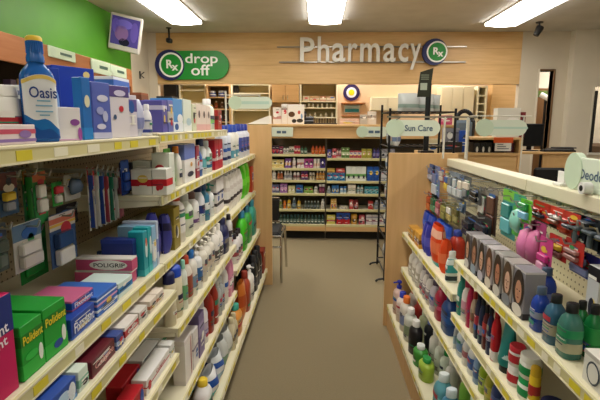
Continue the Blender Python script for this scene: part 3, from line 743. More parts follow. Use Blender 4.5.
H(9, 222, 43, 270, XH+.03, 'card', dict(col='#c9c7c0', head='#5a7a98', blister='#d2d0c8', hy=.35, by=.06), 'large white packet with blue print, lower pegs, leftmost whole one', d=.035)
H(-14, 224, 8, 274, XH+.02, 'card', dict(col='#4c5a54', head='#303c48', blister='#6a7870'), 'dark grey packet on lower pegs at the picture edge', d=.03)
H(14, 226, 48, 281, XH-.04, 'card', dict(col='#1f8a36', head='#25a03e', blister='#2b9a44'), 'bright green packet hanging behind the large white one', d=.02)
H(46, 212, 77, 265, XH+.03, 'card', dict(col='#35507c', head='#c8c0bc', blister='#e8e4de', hy=.3, by=.03, bands=[(.82, .92, '#c86a50'), (.76, .81, '#d8b040')]), 'white cotton packet with blue and orange header, lower pegs', d=.04)
H(55, 204, 78, 226, XH-.05, 'card', dict(col='#26282c', head='#302c30', blister='#4a4a50'), 'black packet hanging behind the cotton packet', d=.02)
H(19, 178, 44, 226, XH-.05, 'card', dict(col='#4a7a60', head='#3a4a40', blister='#50705c'), 'dull green packet behind the upper orange-header packet', d=.02)

add_hooks(LB1, XLb, -1, .3, Y1)
# --- third shelf down (cartons)
C1 = shelf_p('second', LN)
row(-1, C1, XL, ZC, [
    (-60, 21, 1, 'carton', .19, dict(col='#c2185a', bands=[(.62, 1, '#1f2f78')], pics=[(.1, .9, .12, .07, '#e8dcb0')], text=[('dent', '#f0ecf4', .22, .56, .32, .1, .1), ('ent', '#f0ecf4', .3, .68, .22, .09, .1)]), 'big magenta and navy carton', dict(d=.12)),
    (23, 46, 1, 'carton', .112, dict(col='#1f9a34', bands=[(.02, .3, '#2eb040'), (.62, .84, '#1c7a28')], pics=[(.32, .33, .1, .16, '#e4e8e0'), (-.1, .4, .3, .07, '#30b848')], text=[('Polident', '#e8d230', 0, .73, .9, .16)]), 'green carton with yellow lettering', dict(d=.22)),
    (47, 69, 1, 'carton', .115, dict(col='#1f9a34', bands=[(.02, .3, '#2eb040'), (.62, .84, '#1c7a28')], pics=[(.32, .33, .1, .16, '#e4e8e0'), (.05, .2, .2, .08, '#274a9c')], text=[('Polident', '#e8d230', 0, .73, .9, .16)]), 'green carton with yellow lettering', dict(d=.22)),
    (71, 96, 1, 'carton', .05, dict(col='#2347a4', bands=[(0, .12, '#3f68c0')], text=[('Fixodent', '#e8ecf6', 0, .5, .84, .5)]), 'low blue carton with white lettering', dict(d=.16)),
    (72, 94, 1, 'carton', .026, dict(col='#c8648e', bands=[(.15, .85, '#2a58b8')], text=[('Fixodent', '#dfe6f6', 0, .5, .84, .5)]), 'blue and pink carton atop lower blue carton', dict(d=.12, dz=.0512, back=.03)),
    (98, 118, 1, 'carton', .055, dict(col='#3a6cc4', bands=[(.2, .35, '#dfe6f2'), (.5, .62, '#d8a0c0'), (.75, .85, '#dfe6f2')]), 'pink and blue carton', dict(d=.15)),
    (119, 133, 1, 'carton', .045, dict(col='#cfe0dc', bands=[(.3, .7, '#2f7fc0')]), 'white mint carton with blue stripe', dict(d=.12)),
    (145, 149, 1, 'carton', .15, dict(col='#1c98a6', bands=[(0, .15, '#3ab4bc')], pics=[(.1, .6, .3, .2, '#d8ece8'), (.1, .75, .2, .1, '#d8785c')]), 'teal carton', dict(d=.05)),
    (149.5, 153, 1, 'carton', .155, dict(col='#1fa0aa', bands=[(0, .15, '#3ab4bc')], pics=[(.1, .6, .3, .2, '#d8ece8')]), 'teal carton', dict(d=.05)),
    (153.5, 157.5, 1, 'carton', .15, dict(col='#8fb8d8', bands=[(.2, .6, '#dfe6ee')]), 'pale blue carton', dict(d=.12)),
    (158, 163, 1, 'carton', .16, dict(col='#c4d0e4', bands=[(.3, .6, '#7a88c0')]), 'white and blue carton', dict(d=.12)),
    (164, 169, 1, 'bag', .18, dict(col='#3a3c94', bands=[(.55, .8, '#2a2a60')]), 'indigo pouch', dict(d=.06)),
])
# cartons turned toward the viewer further back on the same shelf
def facing(px0, px1, py0, py1, Y, Z, prm, d, desc, kind='carton', yaw=0):
    a, b = onY(px0, py1, Y), onY(px1, py0, Y)
    product(kind, (b.x-a.x), d, b.z-a.z, prm, ((a.x+b.x)/2, Y+d/2, Z), -PI/2+yaw, desc)
PG_ = dict(col='#e4dfd8', bands=[(.1, .9, '#c8507c')], pics=[(.08, .52, .34, .36, '#e8e6e0')], text=[('POLIGRIP', '#23242a', .1, .52, .56, .3)])
facing(76, 131, 277.5, 290, 1.355, ZC+.0006, PG_, .042, 'lower pink and white long carton facing the viewer, dark lettering')
facing(77, 132, 265.5, 278, 1.355, ZC+.0006+.0405, PG_, .042, 'upper pink and white long carton stacked on its twin, dark lettering')
facing(103, 132, 238, 277, 1.405, ZC+.0006, dict(col='#1c2d74', bands=[(.9, 1, '#26398a')], pics=[(.1, .6, .06, .06, '#26398a')]), .04, 'navy carton standing behind the pink long cartons')
facing(94, 101, 247, 272, 1.42, ZC+.0006, dict(col='#1f8f84', cap='#1a3f6a'), .03, 'slim teal bottle left of the navy carton', 'bottle')

C2 = shelf_p('third', LM)
row(-1, C2, XL, ZC, [
    (171, 175, 1, 'bag', .15, dict(col='#44469c', bands=[(.6, .85, '#23234a')]), 'indigo pouch', dict(d=.06)),
    (175, 181, 1, 'carton', .17, dict(col='#8a7a2c', bands=[(.3, .6, '#b09c48')]), 'olive carton', {}),
    (182, 189, 1, 'bottle', .215, dict(col='#e6e2dc', cap='#c8502c', style='round', bands=[(.2, .5, '#efece8'), (.62, .66, '#7a7a80')]), 'white bottle with orange red cap', {}),
    (190, 196, 1, 'bottle', .19, dict(col='#dfe4d6', cap='#d0d4c8', style='flat', bands=[(.42, .56, '#5fc040')]), 'white bottle with lime stripe', {}),
    (197, 202, 1, 'bottle', .18, dict(col='#eceae8', cap='#6a4a40', style='round', bands=[(.2, .3, '#6a4a7a')]), 'white bottle with brown cap', {}),
    (203, 207, 1, 'bottle', .2, dict(col='#e4e6ec', cap='#1e2a5c', style='flat', bands=[(.3, .5, '#2b3a7c')]), 'white bottle with navy label', {}),
    (208, 212, 1, 'bottle', .19, dict(col='#3a7c9c', cap='#1f4f7a', style='round', bands=[(.3, .5, '#e2e6e4')]), 'steel blue bottle', {}),
    (213, 216, 1, 'bottle', .18, dict(col='#e8ecec', cap='#2a9c8a', style='pump'), 'white pump bottle with teal pump', {}),
    (217, 224, 2, 'carton', .19, dict(col='#ebe6e2', bands=[(.2, .3, '#3a3438'), (.55, .62, '#46404a')]), 'white carton with black print', {}),
])
# --- second shelf, middle and far bays
B2 = shelf_p('second', LM)
row(-1, B2, XL, ZB, [
    (173, 179, 1, 'tube', .155, dict(col='#4aa63a', cap='#3c8a34', bands=[(.4, .6, '#86cc60')]), 'green stand-up tube', {}),
    (180, 184, 1, 'bottle', .16, dict(col='#f0ece6', cap='#e0873a', style='flat'), 'white bottle with orange cap', {}),
    (185, 196, 1, 'carton', .165, dict(col='#eceae8', bands=[(.6, 1, '#6f82c8')], pics=[(0, .2, .3, .07, '#1c2440'), (.1, .45, .1, .06, '#d8a050')]), 'wide white carton with periwinkle top', dict(d=.07)),
    (197, 200, 1, 'carton', .15, dict(col='#a03a4c', bands=[(.3, .6, '#d8c8c8')]), 'crimson carton', {}),
    (201, 204, 1, 'bottle', .15, dict(col='#3a66b4', cap='#e6e6ea', style='flat', bands=[(.2, .5, '#c8d4ec')]), 'blue bottle with white cap', {}),
    (205, 209, 1, 'bottle', .178, dict(col='#e2e8e8', cap='#23305c', style='sport', bands=[(.2, .45, '#6ab0b8')]), 'white bottle with big navy cap', {}),
    (210, 214, 1, 'bottle', .165, dict(col='#e8ecea', cap='#dfe4e4', style='flat', bands=[(.35, .5, '#4aa890'), (.15, .25, '#2f6c90')]), 'white bottle with teal stripes', {}),
    (215, 223, 2, 'carton', .165, dict(col='#b81c34', bands=[(.3, .4, '#e8c8c8')]), 'red carton', {}),
])
B3 = shelf_p('top', LF)
row(-1, B3, XL, ZB, [
    (226, 233, 2, 'bottle', .245, dict(col='#dde2ec', cap='#1f3fa0', style='sport', bands=[(.12, .2, '#1d2c5c'), (.4, .55, '#b8c4d8')]), 'white bottle with royal blue cap', {}),
    (234, 241, 2, 'bottle', .25, dict(col='#ebe9e0', cap='#1f45a8', style='sport', bands=[(.1, .3, '#5a98a8')]), 'cream bottle with royal blue cap', {}),
    (242, 251, 3, 'bottle', .255, dict(col='#dfe0ec', cap='#20389a', style='sport', bands=[(.2, .6, '#4a56a0')]), 'white and indigo bottle with blue cap', {}),
])
C3 = shelf_p('second', LF)
row(-1, C3, XL, ZC3, [
    (229, 244, 5, 'bag', .25, dict(col='#e8e4dc', bands=[(.3, .4, '#3a3436'), (.6, .7, '#d8d0c8')]), 'white pouch with black print', dict(d=.08)),
    (245, 251.5, 2, 'bag', .26, dict(col='#54c41e', bands=[(.4, .6, '#78d83c')]), 'bright lime pouch', dict(d=.08)),
    (252, 255, 1, 'carton', .22, dict(col='#b23a26'), 'brick red carton', {}),
])
# --- low flat shelf, near bay
D1 = shelf_p('third', LN)
row(-1, D1, XLl, ZD1, [
    (40, 78, 1, 'carton', .05, dict(col='#2a4ea4', bands=[(0, .2, '#7fb0dc')], pics=[(.1, .5, .2, .3, '#bcd6ee'), (.35, .5, .1, .4, '#e0e8ee')], text=[('360', '#e8eef8', .3, .5, .2, .4)]), 'low blue carton with pale swirl', dict(d=.24)),
    (79, 89, 1, 'carton', .05, dict(col='#d6e4da', bands=[(.2, .6, '#8cc0a8')]), 'low white and mint carton', dict(d=.24)),
    (91, 116, 1, 'carton', .042, dict(col='#5c1424', bands=[(.0, .12, '#7c2638')], text=[('Colgate', '#d89a98', .0, .52, .8, .5)]), 'low maroon carton with pale lettering', dict(d=.14)),
    (117, 124, 1, 'carton', .04, dict(col='#3c4f94', bands=[(.3, .6, '#9db0d8')]), 'low blue carton', dict(d=.14)),
    (125, 139, 1, 'carton', .04, dict(col='#e4deda', bands=[(.25, .75, '#b8343c')], text=[('Colgate', '#f0e4e0', 0, .5, .7, .36)]), 'low white carton with red band', dict(d=.14)),
    (140, 148, 1, 'carton', .04, dict(col='#d6d2cc', bands=[(.4, .5, '#a8a4a0')]), 'low pale grey carton', dict(d=.14)),
    (150, 164, 2, 'carton', .04, dict(col='#e0d4c8', bands=[(.3, .6, '#c07a58')]), 'low cream and rust carton', dict(d=.14)),
])
# --- fourth shelf, near bay: toothpaste
E1 = shelf_p('fourth', LN)
TP = dict(col='#b81e2a', bands=[(.0, .1, '#8c1420')], pics=[(.36, .5, .1, .4, '#2850a8')], text=[('Colgate', '#f0eceb', -.1, .5, .55, .4)])
row(-1, E1, XLl, ZE1, [
    (110, 124, 1, 'carton', .05, dict(col='#c02430', bands=[(.4, .8, '#5aa848')]), 'red and green carton', dict(d=.1)),
    (126, 145, 1, 'carton', .055, TP, 'red toothpaste carton with white lettering', dict(d=.05)),
    (147, 170, 1, 'carton', .05, dict(col='#ecebe8', bands=[(.44, .54, '#c0303a')], pics=[(-.4, .5, .06, .3, '#c0303a')], text=[('Colgate', '#b02a34', .05, .72, .4, .26)]), 'long white toothpaste carton with red stripe', dict(d=.05)),
    (171, 183, 1, 'carton', .05, dict(col='#e8e8e6', bands=[(.44, .54, '#3a9a6c')]), 'long white toothpaste carton with green stripe', dict(d=.05)),
])
row(-1, 'back row of '+E1, XLl, ZE1, [
    (122, 141, 1, 'carton', .055, TP, 'red toothpaste carton', dict(d=.05, back=.07)),
    (143, 166, 1, 'carton', .05, dict(col='#ecebe8', bands=[(.44, .54, '#c0303a')]), 'white toothpaste carton', dict(d=.05, back=.07)),
    (167, 179, 1, 'carton', .05, dict(col='#dfe6e4', bands=[(.3, .7, '#2f8f64')]), 'green and white carton', dict(d=.05, back=.07)),
    (164, 177, 1, 'carton', .05, dict(col='#dfe6e4', bands=[(.3, .7, '#2f8f64')]), 'green and white carton', dict(d=.05, back=.13)),
])
# --- fourth and fifth shelves, middle bay
D2 = shelf_p('fourth', LM)
row(-1, D2, XLl, ZD, [
    (173, 179.5, 1, 'bottle', .205, dict(col=IVO, cap='#1b1f4c', style='can'), 'ivory bottle with navy cap', {}),
    (180, 186.5, 1, 'bottle', .205, dict(col=IVO, cap='#1e46b4', style='can'), 'ivory bottle with royal blue cap', {}),
    (187, 190, 1, 'bottle', .205, dict(col='#dfe6dc', cap='#8cc8b0', style='round', bands=[(.2, .5, '#6aa878')]), 'pale bottle with mint cap', {}),
    (190.5, 195, 1, 'bottle', .205, dict(col='#dcd4c8', cap='#b4482c', style='flat', bands=[(.15, .6, '#9a4a34')]), 'cream bottle with rust label', {}),
    (196, 200, 1, 'bottle', .205, dict(col='#e8e4da', cap='#2a6cb0', style='round', bands=[(.2, .45, '#8098b0')]), 'white bottle with blue cap', {}),
    (201, 205, 1, 'bottle', .205, dict(col='#e4e4e4', cap='#e8e4e0', style='pump', bands=[(.2, .5, '#3a6aa0')]), 'white pump bottle with blue label', {}),
    (206, 217, 3, 'bottle', .205, dict(col='#e3ddcf', cap='#e8e2d6', style='pump', bands=[(.25, .45, '#cfc2ac')]), 'cream pump bottle', {}),
    (218, 225, 2, 'bottle', .205, dict(col='#e9e4dc', cap='#e4ded2', style='flat', bands=[(.2, .4, '#5a5250')]), 'white bottle with dark label band', {}),
    (226, 231, 1, 'bottle', .205, dict(col='#1c2250', cap='#20264e', style='flat', bands=[(.3, .5, '#4a5080')]), 'navy bottle', {}),
    (232, 236, 1, 'bottle', .2, dict(col='#dcd8d4', cap='#2a2428', style='round', bands=[(.3, .5, '#403a40')]), 'white bottle with black cap', {}),
], single=False)
E2 = shelf_p('lowest', LM)
row(-1, E2, XLl, ZE, [
    (186, 193, 1, 'carton', .19, dict(col='#e4dcd8', bands=[(.1, .9, '#ece6e0')], pics=[(.3, .5, .05, .45, '#b0383c')]), 'white carton with red slash', dict(d=.05)),
    (194, 199, 1, 'carton', .17, dict(col='#e0dad8', bands=[(.5, .56, '#8a7a90')]), 'white carton with grey lilac band', dict(d=.07)),
    (200, 205, 1, 'carton', .2, dict(col='#7a6a98', bands=[(.5, .8, '#9c8cb4')]), 'mauve carton', dict(d=.07)),
    (206, 211, 1, 'bottle', .22, dict(col='#e6e2e4', cap='#d8d4d8', style='round', bands=[(.2, .5, '#c2b4c8')]), 'white bottle with lilac label', {}),
    (212, 216, 1, 'bottle', .25, dict(col='#a02c20', cap='#b03426', style='flat'), 'dark red bottle', {}),
    (217, 220, 1, 'bottle', .25, dict(col='#a83422', cap='#98281c', style='flat'), 'dark red bottle', {}),
    (221, 226, 2, 'bottle', .2, dict(col='#b4b8b8', cap='#d8dcdc', style='round', rough=.2), 'clear grey bottle', {}),
    (227, 230, 1, 'bottle', .26, dict(col='#e4ded8', cap='#e0dcd8', style='flat'), 'white bottle', {}),
    (231, 237, 2, 'bottle', .27, dict(col='#d88aa8', cap='#e8c4d0', style='flat', bands=[(.2, .4, '#e8b8c8')]), 'pink bottle', {}),
])
# --- shelves of the far bay
D3 = shelf_p('third', LF)
row(-1, D3, XLl, ZD3, [
    (238, 244, 3, 'bottle', .2, dict(col='#e2dedc', cap='#2a2226', style='round', bands=[(.25, .4, '#a04a52')]), 'white bottle with black cap', {}),
    (245, 249, 1, 'bottle', .29, dict(col='#45c022', cap='#2f7c9c', style='flat'), 'lime bottle with blue cap', {}),
    (249.5, 253.5, 1, 'bottle', .29, dict(col='#2f9c3c', cap='#2a7088', style='flat'), 'green bottle with blue cap', {}),
    (254, 258, 1, 'bottle', .29, dict(col='#2c9884', cap='#2f8090', style='flat'), 'sea green bottle with blue cap', {}),
])
# --- bottom deck
F2 = shelf_p('base', LM)
row(-1, F2, XLd, ZF, [
    (196, 208, 1, 'bottle', .13, dict(col='#c03048', cap='#e8e4e0', style='upside', bands=[(.4, .6, '#e8d8d8')]), 'crimson bottle on white cap', {}),
    (209, 215, 1, 'bottle', .17, dict(col='#e8e8e8', cap='#e6c83c', style='flat', bands=[(.2, .5, '#3a8a5c')]), 'white bottle with yellow cap', {}),
    (216, 221.5, 1, 'bag', .13, dict(col='#e6e8ea', bands=[(.5, .8, '#2a58b0'), (.1, .3, '#3aa0a0')], rough=.2), 'white film pack with blue band', dict(d=.1, rows=2, fill=1.1)),
    (222, 226.5, 1, 'bag', .15, dict(col='#dfe4e6', bands=[(.55, .8, '#3a62b4'), (.2, .35, '#9ab8c8')], rough=.2), 'pale film pack with blue stripe', dict(d=.1, rows=2, fill=1.1)),
    (227, 230.5, 1, 'bag', .17, dict(col='#c9ccc8', bands=[(.2, .5, '#7c9c80')], rough=.2), 'grey film-wrapped pack', dict(d=.1, rows=2, fill=1.1)),
    (231, 234.5, 1, 'bag', .17, dict(col='#d4d6d2', bands=[(.3, .45, '#a8b4a4')], rough=.2), 'light grey film-wrapped pack', dict(d=.1, rows=2, fill=1.1)),
    (235, 239, 2, 'bottle', .19, dict(col='#cfc4a4', cap='#c8bc98', style='flat', bands=[(.3, .4, '#8a7a5c')]), 'tan bottle', dict(rows=2)),
    (239.5, 244, 1, 'bottle', .19, dict(col='#d08a3c', cap='#3c9c88', style='flat', bands=[(.3, .6, '#e0b060')]), 'amber bottle with teal cap', dict(rows=2)),
])
F3 = shelf_p('base', LF)
row(-1, F3, XLd, ZF, [
    (245, 248.5, 1, 'bag', .26, dict(col='#c8702c', bands=[(.4, .7, '#b04a20')]), 'orange pouch', dict(d=.08)),
    (249, 252, 1, 'bottle', .28, dict(col='#a8432a', cap='#8a3020', style='flat'), 'rust bottle', {}),
    (252.5, 256, 1, 'bottle', .26, dict(col='#e2ded6', cap='#e8e6e2', style='pump'), 'white pump bottle', {}),
    (256.5, 263, 3, 'bottle', .28, dict(col='#17181a', cap='#202024', style='flat', bands=[(.2, .4, '#34343a')]), 'black bottle', dict(rows=2)),
    (263.5, 266, 1, 'carton', .2, dict(col='#8c2f24'), 'dark red carton', {}),
])
# red-banded boxes turned to the viewer at the near end of the middle bay's second shelf
RB = dict(col='#e6e6de', bands=[(.34, .62, '#c8202e')])
facing(132, 151, 172, 197, 1.60, ZB+.0006, RB, .07, 'left of two white boxes with a red band facing the viewer')
facing(153, 166, 170, 196, 1.60, ZB+.0006, RB, .07, 'right of two white boxes with a red band facing the viewer')
facing(134, 150, 160, 190, 1.69, ZB+.0006, dict(col='#d8ddd2', bands=[(.3, .4, '#c8b8b0')]), .06, 'pale green box behind the left red-banded box')
facing(153, 169, 152, 190, 1.69, ZB+.0006, dict(col='#dfe4d8', bands=[(.5, .52, '#a8c8a0')]), .06, 'tall pale green box behind the right red-banded box')
facing(120, 131, 162, 190, 1.69, ZB+.0006, dict(col='#3a3c4c', bands=[(.6, .8, '#5a5c70')]), .05, 'dark grey box left behind the red-banded boxes')

# ================================================================== RIGHT AISLE UNIT
RN, RF = 'right near bay', 'right far bay'
XR, XRd, XRb = .605, .515, .92
R0, R1, R2 = .755, 1.975, 3.195
ZU, ZM, ZG, Za, Zb = .71, .455, .172, .872, .63
RB1 = bay(1, R0, R1, XRb, [(Za, XR), (Zb, XR), (ZM, XR)], (ZG, XRd), 1.215, M['peg'], 'cream shelving bay at right nearest the viewer, cream pegboard and packets', 17, .65, rail=.04)
RB2 = bay(1, R1, R2, XRb, [(ZU, XR), (ZM, XR)], (ZG, XRd), 1.215, M['peg'], 'cream shelving bay on the right behind the wooden end panel', 17, .6, rail=.04, endp=(R2+.002, .49, .96, 1.262, M['woodv']))

# --- hair colour cartons and bottles on the upper shelf, near bay
SKIN = ['#c8967a', '#b07c60', '#d0a488', '#c49078', '#b07458', '#d0a890', '#c08c70']
U = shelf_p('top', RN)
hc = []
for i, (a, b) in enumerate(((464, 469), (470, 476), (477, 483), (484, 491), (492, 500), (501, 510), (511, 522))):
    hc.append((a, b, 1, 'carton', .15-.004*(i == 0), dict(col=['#7a7478', '#a09a9c', '#8c888e', '#b0a8aa', '#94908c', '#a49c98', '#8a8890'][i], bands=[(.95, 1, '#c8c4c6'), (0, .14, ['#6a5a60', '#30343c', '#38404c', '#52403c', '#4a4a50', '#5a524c', '#3c3a40'][i])],
        pics=[(0, .58, .48, .4, ['#3c2c26', '#4a3428', '#2c2420', '#5a3a28', '#38281f', '#54402f', '#302622'][i]), (0.03, .52, .27, .24, SKIN[i]), (0, .135, .44, .125, ['#c8c4c0', '#8a9aac', '#b8b4c0', '#d0c8b8', '#c4c0b8', '#7c8088', '#d8d2c8'][i]), (-.08, .55, .05, .014, '#2a1a14'), (.14, .55, .05, .014, '#2a1a14'), (.03, .4, .09, .016, '#8c4a40'), (.03, .48, .03, .04, '#a8745a')]),
        'hair colour carton with a printed face', dict(d=.06)))
BT = lambda col, cap, bands=(): dict(col=col, cap=cap, style='flat', bands=list(bands), rough=.25)
row(1, U, XR, Za, hc+[
    (526, 535, 1, 'bottle', .128, BT('#1f3f9c', '#4a5a70', [(.3, .45, '#8c94ac')]), 'royal blue bottle with slate cap', {}),
    (538, 549, 1, 'bottle', .135, BT('#36607c', '#16181c', [(.2, .42, '#a9a08c')]), 'grey blue bottle with black cap', {}),
    (551, 564, 1, 'bottle', .14, BT('#3c7268', '#121416', [(.4, .55, '#1f8a5a'), (.12, .3, '#a8a68c')]), 'grey green bottle with black cap', {}),
    (581, 604, 1, 'carton', .075, dict(col='#dddad2', bands=[(.85, 1, '#b8b4ac')], pics=[(0, .45, .3, .36, '#3a4450'), (0, .45, .24, .3, '#dddad2')]), 'white carton with dark ring print', dict(d=.07)),
], d0=.085)
row(1, 'back row of '+U, XR, Za, [
    (530, 540, 1, 'bottle', .14, BT('#263c8a', '#3c4e66', [(.3, .45, '#5a68a0')]), 'blue bottle with slate cap', dict(back=.09)),
    (567, 576, 1, 'bottle', .13, BT('#17703a', '#101213', [(.3, .6, '#1f8a44')]), 'green bottle with black cap', dict(back=.07)),
    (577, 588, 1, 'bottle', .14, BT('#17703a', '#101213', [(.3, .6, '#1f8a44')]), 'green bottle with black cap', dict(back=.07)),
    (582, 594, 1, 'carton', .19, dict(col='#c4c6c8', bands=[(.8, 1, '#1a1a1e')]), 'tall grey black-topped carton', dict(back=.17, d=.08)),
])
# --- second shelf, near bay
V = shelf_p('second', RN)
BO = lambda col, cap, st='flat', bands=(): dict(col=col, cap=cap, style=st, bands=list(bands))
row(1, V, XR, Zb, [
    (454, 458, 1, 'bottle', .19, BO('#2f8a7c', '#2a7a70'), 'teal bottle', {}),
    (459, 463, 1, 'bottle', .18, BO('#d8d4d0', '#b03a5a', bands=[(.2, .5, '#c890a0')]), 'white bottle with pink cap', {}),
    (464, 467, 1, 'bottle', .2, BO('#b02050', '#8c1c3c'), 'magenta bottle', {}),
    (468, 471, 1, 'bottle', .17, BO('#b8a08c', '#a03030', bands=[(.3, .5, '#7c5c4c')]), 'beige bottle with red cap', {}),
    (472, 475, 1, 'bottle', .19, BO('#262a44', '#20222c', bands=[(.3, .5, '#a83040')]), 'dark navy bottle with red label', {}),
    (476, 479, 1, 'bottle', .185, BO('#23304c', '#1a1c24', bands=[(.2, .4, '#8a98b0')]), 'dark navy bottle with pale label', {}),
    (480, 483, 1, 'bottle', .17, BO('#5a2428', '#1c1a1e', bands=[(.3, .6, '#b03c38')]), 'brown bottle with red label', {}),
    (484, 487, 1, 'bottle', .18, BO('#202c50', '#202430', bands=[(.3, .4, '#9ca8c0')]), 'slim navy bottle with white band', {}),
    (488, 492, 1, 'bottle', .19, BO('#b81c28', '#a01820', bands=[(.0, .2, '#d8d4d0')]), 'red bottle', {}),
    (493, 502, 1, 'tube', .17, dict(col='#1d7c78', cap='#16181a', bands=[(.3, .4, '#b8d0cc')]), 'teal tube on black cap', {}),
    (503, 511, 1, 'jar', .065, dict(col='#e0dcd8', cap='#e4e0dc', bands=[(.2, .6, '#b82c38')]), 'white and red tub, lower of its stack', {}),
    (512, 523, 1, 'jar', .07, dict(col='#e4e4dc', cap='#1f9a54', bands=[(.2, .55, '#1f8c50')]), 'white and green tub, lower of its stack', {}),
    (524, 530, 1, 'bottle', .14, BO('#d8b82c', '#c8a424', 'can', [(.4, .6, '#a8322c')]), 'yellow can', {}),
    (532, 547, 1, 'jar', .075, dict(col='#d8dade', cap='#20264c', bands=[(.2, .6, '#20264c')]), 'white jar with navy band', {}),
    (549, 572, 1, 'carton', .09, dict(col='#e0dcd4', bands=[(.0, .55, '#4a1c1c')]), 'white and brown carton', dict(d=.1)),
])
for (a, b, z, prm, dsc) in ((503, 511, .0665, dict(col='#e0dcd8', cap='#c02c3a', bands=[(.2, .6, '#b82c38')]), 'white and red tub, upper of its stack, second shelf, right near bay'), (512, 523, .0715, dict(col='#e4e4dc', cap='#e4e4dc', bands=[(.2, .55, '#1f8c50')]), 'white and green tub, upper of its stack, second shelf, right near bay')):
    row_y = (Yat(a, XR+.012, Zb)+Yat(b, XR+.012, Zb))/2; w = abs(Yat(a, XR+.012, Zb)-Yat(b, XR+.012, Zb))*.95
    product('jar', w, min(max(w*.8/.95, .025), .08), .065 if z < .07 else .07, prm, (XR+.012+min(max(w*.8/.95, .025), .08)/2, row_y, Zb+z), PI, dsc)
# --- third shelf, near bay
T3 = shelf_p('third', RN)
row(1, T3, XR, ZM, [
    (447, 453, 1, 'bottle', .13, BO('#d8dcdc', '#c8d0d8', bands=[(.2, .5, '#9cb8c8')]), 'pale bottle', {}),
    (454, 459, 1, 'bottle', .135, BO('#c8d2dc', '#3a5a8c', bands=[(.2, .5, '#6a8ab0')]), 'pale blue bottle', {}),
    (460, 464, 1, 'bottle', .13, BO('#dcdcd8', '#8c3440', bands=[(.3, .5, '#a86a70')]), 'white bottle with maroon cap', {}),
    (465, 470, 1, 'bottle', .135, BO('#dfe0e0', '#d0d4dc', bands=[(.2, .55, '#4a6aa8')]), 'white bottle with blue label', {}),
    (471, 475, 1, 'bottle', .13, BO('#7c9ac0', '#c8d0dc', bands=[(.2, .5, '#46689c')]), 'light blue bottle with white cap', {}),
    (476, 481, 1, 'bottle', .135, BO('#8fa82c', '#a8b840', bands=[(.2, .5, '#b8c860')]), 'olive green bottle', {}),
    (482, 487, 1, 'bottle', .13, BO('#9c9c34', '#b03a34', bands=[(.2, .5, '#c0b850')]), 'mustard bottle with red cap', {}),
    (488, 494, 1, 'bottle', .135, BO('#2c3c6c', '#8c3c4c', bands=[(.2, .5, '#4c6090')]), 'dark blue bottle with maroon cap', {}),
    (495, 503, 1, 'bottle', .13, BO('#24305c', '#1c2030', bands=[(.2, .5, '#3c4c80')]), 'dark blue bottle with black cap', {}),
])
# --- far bay
K1 = shelf_p('top', RF)
row(1, K1, XR, ZU, [
    (408, 413, 2, 'carton', .075, dict(col='#c08a34', bands=[(.3, .6, '#d8a850')]), 'small amber carton', dict(d=.06)),
    (414, 419, 2, 'carton', .09, dict(col='#d8a03c', bands=[(.3, .6, '#7a4a20')]), 'amber and brown carton', dict(d=.06)),
    (420, 425, 2, 'bag', .18, dict(col='#3c3fa4', bands=[(.3, .6, '#5a5cc0')]), 'indigo blue pouch', dict(d=.06)),
    (426.5, 434.5, 1, 'bag', .215, dict(col='#e0481c', bands=[(.3, .6, '#e8764c'), (.72, .86, '#f0b8a0'), (.04, .14, '#2a8c8c')]), 'big orange red pouch', dict(d=.07)),
    (436, 439, 1, 'bag', .17, dict(col='#dc4a20', bands=[(.3, .6, '#e8764c')]), 'narrow orange red pouch', dict(d=.07)),
    (443, 447, 1, 'bottle', .15, BO('#d8e0dc', '#e4e4e0', bands=[(.05, .2, '#1c2c34'), (.3, .75, '#3c9c9c')]), 'white and teal bottle', dict(fill=.5)),
])
row(1, 'back row of '+K1, XR, ZU, [
    (420, 430, 2, 'bag', .165, dict(col='#2848b0', bands=[(.5, .7, '#4a6cd0')]), 'royal blue pouch', dict(back=.11, d=.06)),
    (432, 445, 2, 'bag', .17, dict(col='#3358b8', bands=[(.5, .7, '#5a78d0')]), 'blue pouch', dict(back=.12, d=.06)),
    (446, 452, 1, 'bottle', .18, BO('#a8301c', '#2a3c8c'), 'rust bottle with blue cap', dict(back=.12)),
])
product('carton', .09, .07, .16, dict(col='#b87a34', bands=[(.4, .7, '#2a2018')]), (.84, 3.1, ZU+.001), PI, 'brown carton against the end panel, right far bay top shelf')
K2 = shelf_p('second', RF)
row(1, K2, XR, ZM, [
    (407, 417, 3, 'bottle', .19, BO('#d8d2c8', '#d8d4cc', bands=[(.2, .5, '#b0a898')]), 'off-white bottle', {}),
    (418, 427, 3, 'bottle', .18, BO('#cfc8c0', '#8c8490', bands=[(.2, .5, '#8a7c84')]), 'beige bottle with grey cap', {}),
    (427.5, 431, 1, 'bottle', .17, BO('#c4bcc4', '#5a5064', bands=[(.2, .5, '#9a8ca0')]), 'lilac grey bottle', {}),
    (432, 437, 1, 'bottle', .195, BO('#a81c40', '#b82848', bands=[(.3, .4, '#c85070')]), 'crimson bottle', {}),
    (438, 446, 1, 'bottle', .19, BO('#1c4484', '#1a3c78', bands=[(.3, .5, '#2c5a9c')]), 'deep blue bottle', {}),
])
K3 = shelf_p('base', RF)
